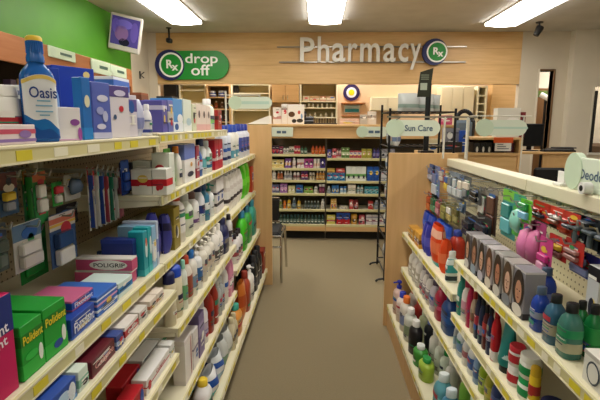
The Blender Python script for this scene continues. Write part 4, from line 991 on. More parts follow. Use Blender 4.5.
row(1, K3, XRd, ZG, [
    (391, 394, 1, 'bottle', .23, BO('#d8b8ac', '#20289c', 'pump'), 'peach bottle with blue pump', {}),
    (394.5, 397, 1, 'bottle', .2, BO('#e0d0c8', '#2a3aa8', 'round'), 'pink white bottle with blue cap', {}),
    (397.5, 401, 1, 'bottle', .22, BO('#d8d0c4', '#d8702c', 'round', [(.2, .5, '#7c88b0')]), 'white bottle with orange cap', {}),
    (401.5, 405, 1, 'bottle', .2, BO('#cfd0c4', '#e8e4dc', 'round', [(.2, .5, '#8c9c7c')]), 'grey bottle with white cap', {}),
    (406, 410, 1, 'bottle', .19, BO('#1f1c20', '#d8d4d0', 'round'), 'black bottle with white cap', {}),
    (410.5, 415, 1, 'bottle', .11, BO('#3c8c34', '#d8dcd8', 'round'), 'green bottle with white cap', {}),
    (415.5, 421, 1, 'bottle', .11, BO('#9cb840', '#2a8c40', 'round'), 'lime bottle with green cap', {}),
], d0=.07)
row(1, 'back row of '+K3, XRd, ZG, [
    (405.0, 410.0, 1, 'bottle', .21, BO('#dccfc4', '#d05a28', 'round'), 'cream bottle with orange cap', dict(back=.1, fill=.72)),
    (410.2, 415.2, 1, 'bottle', .2, BO('#b8382c', '#c8442c', 'round'), 'red bottle with red cap', dict(back=.1, fill=.72)),
    (415.4, 420.4, 1, 'bottle', .19, BO('#c8d0a4', '#dfe4c8', 'round'), 'pale green bottle', dict(back=.1, fill=.72)),
    (420.6, 425.6, 1, 'bottle', .2, BO('#22242c', '#6a84c8', 'round'), 'black bottle, pale blue cap', dict(back=.1, fill=.72)),
    (425.8, 430.8, 1, 'bottle', .19, BO('#dcd8d0', '#e8e6e0', 'round'), 'white bottle with white cap', dict(back=.1, fill=.72)),
    (431.0, 436.0, 1, 'bottle', .19, BO('#d4d8cc', '#e4e0d4', 'round'), 'off-white bottle with ivory cap', dict(back=.1, fill=.72)),
    (436.2, 441.2, 1, 'bottle', .19, BO('#c8d4c4', '#1f8a3c', 'round'), 'clear bottle with green cap', dict(back=.1, fill=.72)),
    (441.4, 446.4, 1, 'bottle', .19, BO('#dcd8d0', '#e8e6e0', 'round'), 'cream bottle with white cap', dict(back=.1, fill=.72)),
])
for i, (yy, xx, cap) in enumerate(((2.55, .72, '#e8e4dc'), (2.47, .74, '#1f8a3c'), (2.39, .73, '#e4e0d0'), (2.31, .75, '#1f2a7c'), (2.22, .75, '#20307c'), (2.62, .74, '#e6e2da'), (2.5, .82, '#e0dcd0'), (2.38, .83, '#2c9448'))):
    product('bottle', .062, .06, .2, BO('#c9d2c6', cap, 'round'), (xx, yy, ZG+.001), PI, ['clear bottle with ivory cap', 'clear bottle with bright green cap', 'clear bottle with cream cap', 'clear bottle with navy cap', 'clear bottle with deep blue cap', 'clear bottle with white cap', 'clear bottle with buff cap', 'clear bottle with mid green cap'][i]+', deep on base shelf, right far bay, '+ORD[i])
K4 = shelf_p('base', RN)
row(1, K4, XRd, ZG, [
    (430, 436, 1, 'bottle', .2, BO('#5c9ca8', '#cfd8d8', 'flat', [(.2, .5, '#7cc0c8')]), 'aqua bottle with pale cap', {}),
    (437, 443, 1, 'bottle', .2, BO('#4c88a8', '#c8d4dc', 'flat', [(.2, .5, '#3c6c98')]), 'blue grey bottle with pale cap', {}),
    (444, 451, 1, 'bottle', .18, BO('#6cb06c', '#b8e0b8', 'round', [(.2, .5, '#a8d8a0')]), 'mint green bottle', {}),
    (452, 460, 1, 'bottle', .17, BO('#a8d4a0', '#e0efe0', 'round'), 'pale mint bottle with white cap', {}),
], d0=.07)
row(1, 'back row of '+K4, XRd, ZG, [
    (454, 460, 1, 'bottle', .25, BO('#8cc04c', '#c8e070', 'round'), 'lime bottle', dict(back=.1, fill=.72)),
    (461, 467, 1, 'bottle', .19, BO('#9ccca8', '#dcecdc', 'round'), 'pale green white-capped bottle', dict(back=.1, fill=.72)),
    (468, 475, 1, 'bottle', .19, BO('#b8dcb8', '#e4f0e0', 'round'), 'very pale green bottle', dict(back=.1, fill=.72)),
])
# --- packets hanging on the right pegboard
HR = lambda *a, **k: hang(1, *a, **k)
XG = .79
HR(506, 183, 517, 233, XG, 'card', dict(col='#3f8f8c', head='#7cc040', blister='#5fb0b8', hy=.25), 'teal packet with lime head, leftmost of the green group', d=.03)
HR(517, 184, 526, 228, XG-.02, 'card', dict(col='#58b44c', head='#3a9c8c', blister='#8cd0c0', hy=.3, shape='oval'), 'green packet with teal head, middle of the green group', d=.03)
HR(523, 186, 533, 209, XG-.05, 'card', dict(col='#6ccc2c', blister='#7ab8d8', hy=.1), 'lime green packet, brightest of the green group', d=.03)
HR(517, 214, 529, 236, XG-.01, 'card', dict(col='#2f98b4', blister='#58c0d4', hy=.2), 'turquoise packet below the green group', d=.03)
HR(535, 195, 551, 214, XG-.02, 'card', dict(col='#c02a1c', head='#b82418', blister='#2c3444', hy=.3, by=.15), 'red packet with dark window, upper pegs, left of three', d=.03)
HR(552, 194, 566, 213, XG-.02, 'card', dict(col='#c83020', head='#d03c28', blister='#8a6450', hy=.35, by=.1), 'red packet with tan window, upper pegs, middle of three', d=.03)
HR(567, 196, 582, 216, XG-.02, 'card', dict(col='#b82c20', head='#c43426', blister='#3c4450', hy=.3, by=.1), 'red packet with slate window, upper pegs, right of three', d=.03)
HR(536, 213, 562, 226, XG-.0, 'card', dict(col='#44362f', blister='#6a665f', hy=.2, by=.1), 'wide brown packet below the red packets', d=.03)
HR(562, 211, 574, 236, XG+.0, 'card', dict(col='#a82c1c', head='#b03424', blister='#c0442c', hy=.2), 'narrow orange red packet right of the wide brown packet', d=.03)
for i, (a, b, u, v, c1, c2) in enumerate(((575, 588, 212, 243, '#2c363c', '#5a666c'), (589, 604, 214, 246, '#283038', '#566068'), (584, 600, 203, 214, '#24282e', '#3c444c'), (603, 622, 214, 250, '#30383e', '#5c666e'))):
    HR(a, u, b, v, XG-.01, 'card', dict(col=c1, blister=c2, head='#20262c', shape='razor'), ['dark grey razor packet under the slate-window packet', 'dark grey razor packet at the right picture edge', 'small black packet at upper right of the pegs', 'dark razor packet mostly beyond the right edge'][i], d=.035)
HR(526, 220, 535, 266, XG-.03, 'card', dict(col='#b84480', blister='#d87cac', hy=.15, shape='oval', by=.04), 'pink rounded packet, left of the pink pair', d=.04)
HR(535, 222, 545, 268, XG-.03, 'card', dict(col='#a83c74', blister='#cc6c9c', hy=.15, shape='oval', by=.04), 'pink rounded packet, right of the pink pair', d=.04)
HR(542, 238, 552, 276, XG-.05, 'card', dict(col='#c83c84', blister='#e4a0c0', hy=.4), 'small hot pink packet below the pink pair', d=.03)
HR(551, 236, 567, 260, XG-.02, 'card', dict(col='#a82420', head='#c42c24', blister='#8a5450', hy=.3), 'dark red packet, lower pegs, left', d=.03)
HR(567, 240, 584, 264, XG-.02, 'card', dict(col='#c02c24', head='#b42820', blister='#9a6a64', hy=.35), 'red packet, lower pegs, right', d=.03)
HR(572, 252, 600, 279, XG+.02, 'card', dict(col='#2c3a9c', blister='#8c98cc', hy=.2, bands=[(.4, .6, '#c43038')]), 'blue and red packet on the lowest pegs', d=.03)
for i, (a, b, u, v) in enumerate(((481, 488, 188, 234), (490, 497, 188, 236))):
    HR(a, u, b, v, XG-.0, 'card', dict(col=['#3c2c28', '#46342c'][i], blister=['#5c3c34', '#64443a'][i], head='#8a8478', hy=.14, by=.02), ['long dark brown packet, left of two on the near pegs', 'long dark brown packet, right of two on the near pegs'][i], d=.02)
HR(466, 214, 478, 240, XG-.02, 'card', dict(col='#15171c', blister='#2c3038', head='#1c2026'), 'black boxy packet above the face cartons, left', d=.05)
HR(479, 216, 491, 243, XG-.02, 'card', dict(col='#17191e', blister='#30343c', head='#1c2026'), 'black boxy packet above the face cartons, right', d=.05)
HR(472, 186, 481, 204, XG-.02, 'card', dict(col='#44484a', blister='#1f2226', head='#5c605e'), 'grey and black packet near the top of the near pegs', d=.03)
far = [(429, 164, 435, 182, '#5a6c9c', '#aab4d0'), (434, 163, 440, 196, '#6a7cac', '#c8d0e0'), (441, 165, 445, 180, '#a8403c', '#c8c0b8'), (446, 172, 450, 192, '#c89a30', '#e0c050'), (450, 170, 454, 196, '#788490', '#bcc4c8'), (455, 171, 459, 198, '#8490a0', '#c4ccd0'), (460, 172, 465, 199, '#6c7c8c', '#b8c0c8'), (465, 176, 471, 200, '#4c5458', '#7c8488'), (427, 192, 432, 212, '#b8502c', '#d0703c'), (432, 194, 437, 214, '#2f6c50', '#5a9470'), (437, 198, 442, 217, '#b05a68', '#d49aa4'), (442, 201, 448, 222, '#5c6034', '#8c8c50'), (448, 203, 454, 224, '#7c7440', '#a89c60'), (455, 204, 460, 226, '#5c5c38', '#94905c'), (461, 200, 466, 214, '#3c5068', '#6c8098')]
nm_ = ['slate blue', 'pale blue', 'red and white', 'mustard yellow', 'silver grey', 'pale grey', 'bluish grey', 'charcoal', 'orange', 'dark green', 'dusty pink', 'olive', 'khaki', 'moss', 'steel blue']
for q, n_ in zip(far, nm_):
    HR(*q[:4], XG-.02, 'card', dict(col=q[4], blister=q[5], hy=.2), 'small '+n_+' packet hanging on the pegs of the right far bay', d=.025)

add_hooks(RB1, XRb, 1, .5, R1); add_hooks(RB2, XRb, 1, R1, R2)
# ================================================================== PHARMACY COUNTER WITH SHELVES
CY = 5.73
cx0, cxm, cx1 = -.603, .104, 1.42
ZTOP, ZB0 = 1.458, 1.287
t = empty('pharmacy_counter', (.4, CY+.3, 0)); MB().box(-1.02, 1.95, -.33, .3, ZTOP-.03, ZTOP, M['wood'], .004).build('top_slab', t); MB().box(-1.02, 1.95, -.3, -.275, ZB0, ZTOP-.03, M['wood'], .003).build('front_band', t); MB().box(-1.02, 1.95, -.32, -.3, ZB0-.002, ZB0+.012, M['wood'], .003).build('trim_strip', t)
tag(t, 'long maple counter top and front band over the far wall shelves', 'counter')
def counter_bay(x0, x1, zs, label, nt):
    t = empty('counter_shelving', ((x0+x1)/2, CY+.2, 0)); ox = t.location.x; oy = t.location.y
    def B(xa, xb, ya, yb, za, zb, m, c=.002): return MB().box(xa-ox, xb-ox, ya-oy, yb-oy, za, zb, m, c)
    B(x0, x1, CY+.34, CY+.36, .1, ZB0-.003, mat('#5c5446', .7)).build('back_panel', t)
    for a in (x0, x1-.006): B(a, a+.006, CY+.02, CY+.339, .1, ZB0-.003, mat('#5c5446', .7), .001).build('side_panel', t)
    B(x0, x1, CY-.005, CY+.0, .115, .195, M['wood']).build('plinth', t)
    B(x0, x1, CY+.08, CY+.1, 0, .115, mat('#17150f', .7)).build('kick_plate', t)  # near-black colour paints in the shadow of the toe recess
    rnd = random.Random(int(x0*100))
    for z in zs:
        s = B(x0+.007, x1-.007, CY+.0, CY+.338, z-.018, z, M['cream']).build('shelf', t)
        r = B(x0+.007, x1-.007, CY-.006, CY-.0005, z-.03, z, RAIL).build('price_rail', s)
    tag(t, label, 'store shelving')
ZL = [1.091, .917, .766, .60, .396, .202]
ZR = [1.045, .76, .598, .398, .202]
counter_bay(cx0, cxm-.002, ZL, 'left half of the shelving under the pharmacy counter', 8)
counter_bay(cxm+.002, cx1, ZR, 'right half of the shelving under the pharmacy counter', 8)
def crow(shelf, Z, items, dep=.08):
    k = 0
    for px0, px1, n, kind, hpx, prm, desc in items:
        lo = cx0+.012 if 'left' in shelf else cxm+.014; a, b = max(lo, onY(px0, 180, CY+.02).x), onY(px1, 180, CY+.02).x; w = (b-a)/n; h = hpx*.0125
        for i in range(n):
            d = dep if kind in ('carton', 'bag') else max(.03, min(.07, w*.9))
            product(kind, w*.94, d, h, prm, (a+w*(i+.5), CY+.025+d/2, Z+.0006), -PI/2, desc+', '+ORD[k]+' from left, '+shelf, (desc+' facings, '+shelf) if n > 1 else None, True); k += 1
cl = lambda n: n+' counter shelf, left half'
cr = lambda n: n+' counter shelf, right half'
b_ = lambda col, cap='#e8e4dc', lab=None: dict(col=col, cap=cap, style='round', bands=[(.2, .5, lab)] if lab else [])
c_ = lambda col, *bands: dict(col=col, bands=list(bands))
crow(cl('top'), ZL[0], [(272, 279, 2, 'carton', 8, c_('#3a2440', (.3, .6, '#a83a50')), 'dark plum carton'), (279, 283, 1, 'carton', 7, c_('#8c3050', (.5, .8, '#5a2444')), 'berry carton'), (283, 289, 2, 'bottle', 7, b_('#d8d4c8', '#3a3c40', '#8a8880'), 'white bottle with dark cap'), (289, 294, 2, 'carton', 7, c_('#c4b8a8', (.2, .5, '#5a7050')), 'grey green carton'), (294, 300, 2, 'carton', 8, c_('#b02840', (.4, .7, '#d8b0b0')), 'red carton'), (300, 307, 2, 'bottle', 7, b_('#3c6a4c', '#2a4030', '#90a890'), 'dark green bottle'), (311, 325, 4, 'bottle', 8, b_('#c4581c', '#a83c14', '#d8803c'), 'amber pill bottle')])
crow(cl('second'), ZL[1], [(272, 284, 2, 'carton', 8, c_('#dfc878', (.4, .6, '#e8dca8')), 'pale yellow carton'), (285, 291, 2, 'carton', 9, c_('#7a4a98', (.3, .6, '#d89a4c')), 'purple and orange carton'), (292, 296, 1, 'bottle', 10, b_('#e0d8d0', '#e8e4dc', '#c0a0a0'), 'white bottle'), (297, 304, 2, 'carton', 9, c_('#e4dcd8', (.3, .6, '#c87880')), 'white and rose carton'), (304, 313, 2, 'carton', 9, c_('#b84a90', (.3, .6, '#7a3a88')), 'magenta carton'), (313, 320, 2, 'jar', 9, dict(col='#e4dcd4', cap='#e8e4dc', bands=[(.2, .5, '#d8b8a8')]), 'white jar'), (320, 325, 1, 'carton', 9, c_('#3a2a78', (.3, .6, '#6a5aa0')), 'indigo carton')])
crow(cl('third'), ZL[2], [(272, 276, 1, 'bottle', 9, b_('#e6e4de', '#dcd8d0'), 'white bottle'), (277, 283, 2, 'bottle', 8, b_('#a85a2c', '#e0dcd4', '#c88850'), 'brown bottle with white cap'), (284, 292, 3, 'bottle', 9, b_('#d4d0cc', '#c8c4c0', '#9a98a0'), 'grey white bottle'), (293, 300, 2, 'bottle', 9, b_('#e0d8d4', '#3a2c38', '#8a5a60'), 'white bottle with black cap'), (301, 308, 2, 'carton', 9, c_('#4c2c60', (.3, .6, '#c83c50')), 'plum and red carton'), (309, 315, 2, 'bottle', 9, b_('#dcd4c4', '#3a3230', '#b0a080'), 'cream bottle with dark cap'), (316, 325, 3, 'bottle', 9, b_('#c88a3c', '#d8d4cc', '#e0b870'), 'gold bottle with white cap')])
crow(cl('fourth'), ZL[3], [(272, 279, 2, 'carton', 8, c_('#6a6c90', (.3, .6, '#b8b8cc')), 'grey blue carton'), (280, 287, 2, 'carton', 9, c_('#a06ab0', (.3, .6, '#d8a8d0')), 'orchid carton'), (288, 295, 2, 'carton', 7, c_('#d8d4a0', (.3, .6, '#b8b070')), 'pale straw carton'), (296, 303, 1, 'carton', 8, c_('#2c60a8', (.3, .6, '#70a0d0')), 'blue carton'), (304, 313, 2, 'carton', 6, c_('#78a040', (.3, .6, '#a0c070')), 'leaf green carton'), (314, 318, 1, 'bottle', 8, b_('#e0dcd4', '#5a3040'), 'white bottle with maroon cap'), (319, 325, 2, 'jar', 9, dict(col='#6c2848', cap='#e0dcd8', bands=[(.2, .5, '#a05a78')]), 'maroon jar with white lid')])
crow(cl('fifth'), ZL[4], [(279, 282, 1, 'bottle', 9, b_('#7a8c40', '#d8d8c8'), 'olive bottle'), (283, 286, 1, 'bottle', 10, b_('#d87a20', '#3a2a20'), 'orange bottle with dark cap'), (287, 291, 1, 'bottle', 11, b_('#d8b030', '#2c3038', '#e0d090'), 'yellow bottle with dark cap'), (292, 296, 1, 'bottle', 11, b_('#505c68', '#b8c8c0', '#90a0a8'), 'slate bottle with pale cap'), (297, 301, 1, 'bottle', 10, b_('#d8a828', '#404030', '#e0d090'), 'gold bottle with dark cap'), (304, 320, 5, 'bottle', 8, b_('#38443c', '#aab4ac', '#788880'), 'dark bottle with silver cap'), (321, 325, 1, 'bottle', 10, b_('#e8e4dc', '#d8d8d4'), 'white bottle')])
crow(cl('base'), ZL[5], [(279, 325, 13, 'bottle', 9, b_('#1f4038', '#3c5c5c', '#6c8478'), 'dark green glass bottle')])
crow(cr('top'), ZR[0], [(327, 331, 1, 'carton', 8, c_('#4c4a90', (.3, .6, '#c0a8c0')), 'violet carton'), (332, 336, 1, 'carton', 9, c_('#c8505c', (.3, .6, '#d8c8c8')), 'coral carton'), (336, 341, 2, 'bottle', 9, b_('#d8b8b0', '#8a4a50', '#b07070'), 'pink bottle'), (341, 349, 2, 'carton', 10, c_('#6c8c50', (.3, .6, '#b8c8a0')), 'green carton'), (349, 361, 3, 'carton', 7, c_('#b85058', (.4, .8, '#d8ccc8')), 'rose and white carton'), (361, 371, 2, 'carton', 9, c_('#a09838', (.3, .6, '#c0b860')), 'olive yellow carton'), (372, 379, 2, 'bottle', 10, b_('#4c3c78', '#3a2c50', '#8878a8'), 'purple bottle'), (380, 394, 3, 'carton', 9, c_('#8c8c98', (.3, .6, '#c0c0c8')), 'grey carton')])
crow(cr('second'), ZR[1], [(326, 345, 3, 'carton', 8, c_('#1f6aa0', (.3, .6, '#4ca0c8')), 'sea blue carton'), (346, 366, 4, 'carton', 14, c_('#e0e4dc', (.3, .5, '#70b060')), 'tall white and green carton'), (367, 379, 2, 'carton', 14, c_('#1c4c9c', (.5, .8, '#3c78c0')), 'tall blue carton'), (380, 394, 3, 'carton', 11, c_('#9ca4b0', (.3, .6, '#d0d4d8')), 'silver carton')])
for i, (a, b, col) in enumerate(((326, 335, '#b89a3c'), (336, 345, '#c0443c'))):
    xa, xb = max(cxm+.014, onY(a, 170, CY+.02).x), onY(b, 170, CY+.02).x
    product('carton', (xb-xa)*.95, .08, .05, c_(col, (.3, .6, ['#d8c070', '#d87868'][i])), ((xa+xb)/2, CY+.065, ZR[1]+8*.0125+.0016), -PI/2, ['low yellow carton lying on the sea blue cartons', 'low red carton lying on the sea blue cartons'][i], None, True)
crow(cr('third'), ZR[2], [(326, 331, 1, 'bottle', 7, b_('#b8c4cc', '#e0e0dc'), 'pale bottle'), (332, 339, 2, 'carton', 8, c_('#3c74b4', (.3, .6, '#b0c8dc')), 'blue and white carton'), (340, 347, 2, 'jar', 7, dict(col='#d8dcd8', cap='#3c74b4', bands=[(.2, .5, '#8cacc8')]), 'white jar with blue lid'), (348, 356, 2, 'carton', 9, c_('#e0dcd0', (.3, .6, '#a8b4a0')), 'cream carton'), (357, 364, 2, 'bottle', 8, b_('#d8dcd4', '#508c90', '#9cc0c0'), 'white bottle with teal cap'), (365, 379, 3, 'carton', 7, c_('#2c8aa0', (.3, .6, '#88c4cc')), 'turquoise carton')])
crow(cr('fourth'), ZR[3], [(331, 337, 2, 'carton', 10, c_('#d0a858', (.3, .6, '#e0c890')), 'honey carton'), (340, 348, 2, 'carton', 3, c_('#c8c0b0', (.3, .6, '#e0dcd0')), 'flat cream carton'), (350, 354, 1, 'carton', 9, c_('#b84040', (.3, .6, '#d8a0a0')), 'red carton'), (354.5, 359, 1, 'carton', 9, c_('#6c1c24', (.3, .6, '#a04c50')), 'dark red carton'), (369, 374, 1, 'carton', 8, c_('#b8403c', (.4, .7, '#d8d4d0')), 'red and white carton'), (375, 380, 1, 'bottle', 9, b_('#8c98a8', '#c8ccd0'), 'grey bottle'), (381, 394, 2, 'carton', 9, c_('#a8acb0', (.3, .6, '#d8d8d8')), 'light grey carton')])
crow(cr('base'), ZR[4], [(326, 336, 1, 'carton', 9, c_('#d8d06c', (.3, .5, '#a82c2c')), 'yellow carton with red band'), (337, 351, 2, 'carton', 12, c_('#b82428', (.45, 1, '#24489c')), 'red and blue carton'), (352, 358, 1, 'carton', 10, c_('#c89434', (.3, .6, '#8c6420')), 'ochre carton'), (360, 366, 1, 'carton', 9, c_('#b84858', (.4, .6, '#d8c8c8')), 'rose carton'), (367, 394, 4, 'carton', 10, c_('#d0ccd0', (.3, .5, '#a06878'), (.7, .8, '#8888a0')), 'white and lilac carton')])
aisle_sign('shelf_sign', 267, 293, 126.5, 137.5, CY-.0415, 'pale green sign on the left of the counter front band', marks=2, disc_left=False, square=True)
aisle_sign('shelf_sign', 356.5, 388, 126, 137.5, CY-.0415, 'pale green sign with round end on counter band, behind wire rack', marks=2)

# ================================================================== BEHIND THE COUNTER
def bxo(name, px0, px1, py0, py1, Y, d, m, label, cat, z0=None, parts=None, c=.003, group=None):
    """a box-like thing seen between two pixel corners at distance Y, standing at z0 when given; parts = fn(t, w, d, h)"""
    a, b = onY(px0, py1, Y), onY(px1, py0, Y); w = b.x-a.x; zb = a.z if z0 is None else z0; h = b.z-zb
    t = empty(name, ((a.x+b.x)/2, Y+d/2, zb))
    if parts: parts(t, w, d, h)
    else: MB().box(-w/2, w/2, -d/2, d/2, 0, h, m, c).build('body', t)
    tag(t, label, cat, group); return t
def shelves_fn(m, n, back=None, items=None, doors=0):
    def f(t, w, d, h):
        b = MB(); b.box(-w/2, -w/2+.03, -d/2, d/2, 0, h, m, .002); b.box(w/2-.03, w/2, -d/2, d/2, 0, h, m, .002); b.box(-w/2+.03, w/2-.03, -d/2, d/2, h-.03, h, m, .002); b.box(-w/2+.03, w/2-.03, d/2-.015, d/2, 0, h-.03, back or m); b.build('carcass', t)
        for z in n: MB().box(-w/2+.031, w/2-.031, -d/2+.01, d/2-.016, z-t.location.z-.02, z-t.location.z, m, .002).build('shelf', t)
    return f
def doors_fn(m, n, knob=True):
    def f(t, w, d, h):
        MB().box(-w/2, w/2, -d/2+.02, d/2, 0, h, m, .002).build('carcass', t)
        for i in range(n):
            x0, x1 = -w/2+w*i/n+.004, -w/2+w*(i+1)/n-.004
            dr = MB().box(x0, x1, -d/2, -d/2+.019, .006, h-.006, m, .004).build('door', t)
            if knob:
                xk = x1-.04 if i % 2 == 0 else x0+.04
                MB().tube((xk, -d/2-.012, .05), (xk, -d/2-.012, .14), .006, CHROME).box(xk-.005, xk+.005, -d/2-.012, -d/2, .05, .06, CHROME).box(xk-.005, xk+.005, -d/2-.012, -d/2, .13, .14, CHROME).build('handle', dr)
    return f
CRM = mat('#eee6c8', .5); LWD = M['wood']
zz = lambda py, Y: onY(330, py, Y).z
# tall cream shelving with small white bottles
t = bxo('open_shelf_cabinet', 299.5, 338, 80, 126, 9.45, .33, CRM, 'tall cream open cabinet with rows of small white bottles', 'cabinet', 0, shelves_fn(CRM, [zz(101, 9.45), zz(107.5, 9.45), zz(117, 9.45), .9, .5, .1], mat('#a89a72', .6)))
sy = 9.45+.1
k = 0
for zpy, xs in ((107.5, [(305, 3), (309, 4), (313, 4), (318, 3), (322, 4), (327, 4), (331, 3)]), (117, [(306, 4), (310, 3), (315, 4), (321, 3), (326, 4), (332, 4)])):
    for px, hp in xs:
        p = onY(px, zpy, sy); product('bottle', .05, .05, hp*.022, dict(col='#e6e2d8', cap='#f0ece4', style='round'), (p.x, sy+.02, zz(zpy, 9.45)+.001), -PI/2, 'small white bottle, '+ORD[k]+' counted in the cream open cabinet', 'bottles in the cream cabinet', True); k += 1
for i, (a, b, col) in enumerate(((303, 309, '#c8c0a8'), (310, 319, '#b89468'), (320, 326, '#b07c60'), (327, 335, '#a88c74'))):
    xa, xb = onY(a, 100, sy).x, onY(b, 100, sy).x
    product('carton', xb-xa, .1, .1, c_(col, (.3, .6, '#d0c4b0')), ((xa+xb)/2, sy+.02, zz(101, 9.45)+.001), -PI/2, 'tan carton on the upper cabinet shelf, '+ORD[i]+' from left', None, True)
# wall cupboards
bxo('wall_cupboard', 272, 299, 84, 102.5, 9.45, .34, LWD, 'maple two-door wall cupboard left of the cream open cabinet', 'cupboard', None, doors_fn(LWD, 2))
bxo('wall_cupboard', 371, 405, 97, 110.5, 9.5, .29, CRM, 'cream wall cupboard right of the round clock', 'cupboard', None, doors_fn(CRM, 2, False))
bxo('tall_cupboard', 440, 475, 86, 126, 9.3, .4, mat('#ece3c4', .5), 'tall cream cupboard with panelled doors at right of dispensary', 'cupboard', 0, doors_fn(mat('#ece3c4', .5), 3, False))
bxo('open_bookcase', 475.5, 488, 86, 126, 9.3, .45, CRM, 'narrow open bookcase beside the tall cream cupboard', 'bookcase', 0, shelves_fn(CRM, [zz(q, 9.3) for q in (95, 103, 111, 119)]+[.9, .5], mat('#b0a27c', .6)))
bxo('wall_panel', 489.5, 520, 84, 130, 9.55, .24, LWD, 'plain maple panel at the right of the dispensary', 'panel', 0)
# left side of the dispensary
bxo('alcove_cabinet', 180, 205.5, 83.5, 126, 9.55, .22, CRM, 'cream alcove unit with two recesses behind the left products', 'cabinet', 0, shelves_fn(CRM, [zz(90, 9.6), zz(103, 9.6), .9], mat('#ddcf9c', .6)))
bxo('tall_dark_cabinet', 165, 176.5, 84.5, 126, 9.5, .28, mat('#1d1a18'), 'dark cabinet at far left of the dispensary', 'cabinet', 0, doors_fn(mat('#241f1c', .5), 1))
bxo('open_bookcase', 207, 230, 84.5, 126, 9.5, .29, LWD, 'maple shelf unit with blue pots behind the left aisle end', 'bookcase', 0, shelves_fn(LWD, [zz(q, 9.5) for q in (97, 109, 122)]+[.9, .5], mat('#6a543a', .6)))
for i, px in enumerate((212.5, 221.5)):
    p = onY(px, 97, 9.6); product('jar', .14, .14, .12, dict(col='#3c4a84', cap='#c8c8c8', bands=[(.3, .5, '#d0d0d4')]), (p.x, 9.63, zz(97, 9.5)+.001), -PI/2, ['left', 'right'][i]+' one of two blue lidded pots on the maple shelf unit', None, True)
for i, (px, col, h) in enumerate(((211, '#c8a03c', .1), (216, '#8c4c24', .16), (222, '#5c3a22', .14), (227, '#2c2a2c', .12))):
    p = onY(px, 109, 9.6); product('bottle', .08, .08, h, dict(col=col, cap='#d8d0c0', style='round'), (p.x, 9.63, zz(109, 9.5)+.001), -PI/2, ['amber', 'brown', 'dark brown', 'black'][i]+' bottle on the maple shelf unit behind the left aisle end', None, True)
for i, (px, col, h) in enumerate(((214.2, '#2a2a34', .17), (217.4, '#38445c', .15), (220.4, '#4c6cb0', .18), (225, '#26242a', .15))):
    p = onY(px, 121, 9.6); product('bottle', .07, .07, h, dict(col=col, cap='#8890a0', style='round'), (p.x, 9.63, zz(122, 9.5)+.001), -PI/2, ['charcoal', 'slate', 'blue', 'black'][i]+' bottle on the lower shelf of the maple unit', None, True)
bxo('open_bookcase', 231.5, 270, 83.5, 126, 9.55, .24, CRM, 'cream backed shelf unit behind the hanging pill sign', 'bookcase', 0, shelves_fn(CRM, [zz(q, 9.55) for q in (93, 110)]+[.9], mat('#b9a878', .6)))
bxo('storage_box', 233.5, 238, 85.5, 93, 9.6, .12, mat('#1d1a18'), 'small dark box at upper left of the cream backed unit', 'box', zz(93, 9.55)+.001)
# round clock, shelf and framed picture
p = onY(351.5, 92.5, BY-.03); t = empty('wall_clock', (p.x, BY, p.z)); r = .17
MB().prism(disc(40, r, r), 0, .03, mat('#2c2050', .4), FY).build('rim', t); MB().prism(disc(36, r*.62, r*.62), .03, .033, mat('#d8d6e4', .4), FY).build('dial', t); MB().prism(disc(30, r*.36, r*.36), .033, .036, mat('#e0c81e', .4), FY).build('centre', t)
tag(t, 'round purple clock with yellow centre on the dispensary wall', 'clock')
a, b = onY(341, 103.5, BY), onY(365, 102, BY); t = empty('wall_shelf', ((a.x+b.x)/2, BY, a.z)); w = b.x-a.x
MB().box(-w/2, w/2, -.14, 0, -.012, .012, M['dwood'], .003).build('board', t)
for s in (-1, 1): MB().box(s*w*.36-.01, s*w*.36+.01, -.1, 0, -.03, -.012, M['dwood'], .003).build('bracket', t)
tag(t, 'short brown wall shelf under the round clock', 'shelf')
a, b = onY(342, 116, BY), onY(366, 114.6, BY); t = empty('wall_shelf', ((a.x+b.x)/2, BY, a.z)); w = b.x-a.x
MB().box(-w/2, w/2, -.14, 0, -.012, .012, M['dwood'], .003).build('board', t); tag(t, 'short brown wall shelf under the blue picture', 'shelf')
a, b = onY(344, 112.8, BY-.02), onY(360, 104.8, BY-.02); t = empty('framed_picture', ((a.x+b.x)/2, BY-.015, (a.z+b.z)/2)); w, h = b.x-a.x, b.z-a.z
MB().box(-w/2, w/2, -.012, .012, -h/2, h/2, mat('#c8c4b8'), .003).build('frame', t)
q = MB(); q.box(-w*.44, w*.44, -.0135, -.012, -h*.42, 0, mat('#2c8a98')); q.box(-w*.44, w*.44, -.0135, -.012, 0, h*.42, mat('#a8c4cc')); q.build('print', t)
tag(t, 'small blue seascape-like picture between two wall shelves', 'picture')

# things standing on the counter top
CT = ZTOP+.0006
def cbox(px0, px1, py0, Y, d, col, label, bands=(), pics=(), name='product_carton', cat='carton'):
    a, b = onY(px0, 124, Y).x, onY(px1, 124, Y).x; h = onY((px0+px1)/2, py0, Y).z-CT
    product('carton', b-a, d, h, dict(col=col, bands=list(bands), pics=list(pics)), ((a+b)/2, Y+d/2, CT), -PI/2, label, None, False, name, cat)
cbox(273, 281, 107.5, 5.84, .06, '#e6ddd4', 'white document tray box at the left on the counter', [(.3, .5, '#c89088')])
cbox(281.5, 287, 104, 5.86, .05, '#e8e2da', 'narrow white box beside the tray on the counter', [(.7, .8, '#a08a80')])
cbox(287.5, 304, 104.5, 5.9, .05, '#e9e4dc', 'white poster card with coloured marks standing on the counter', [], [(-.25, .5, .2, .14, '#5a3a1c'), (.2, .6, .08, .1, '#c05a4c'), (.36, .4, .06, .14, '#7a9ac0'), (-.1, .16, .14, .1, '#2a2622'), (.25, .18, .2, .1, '#38322c')])
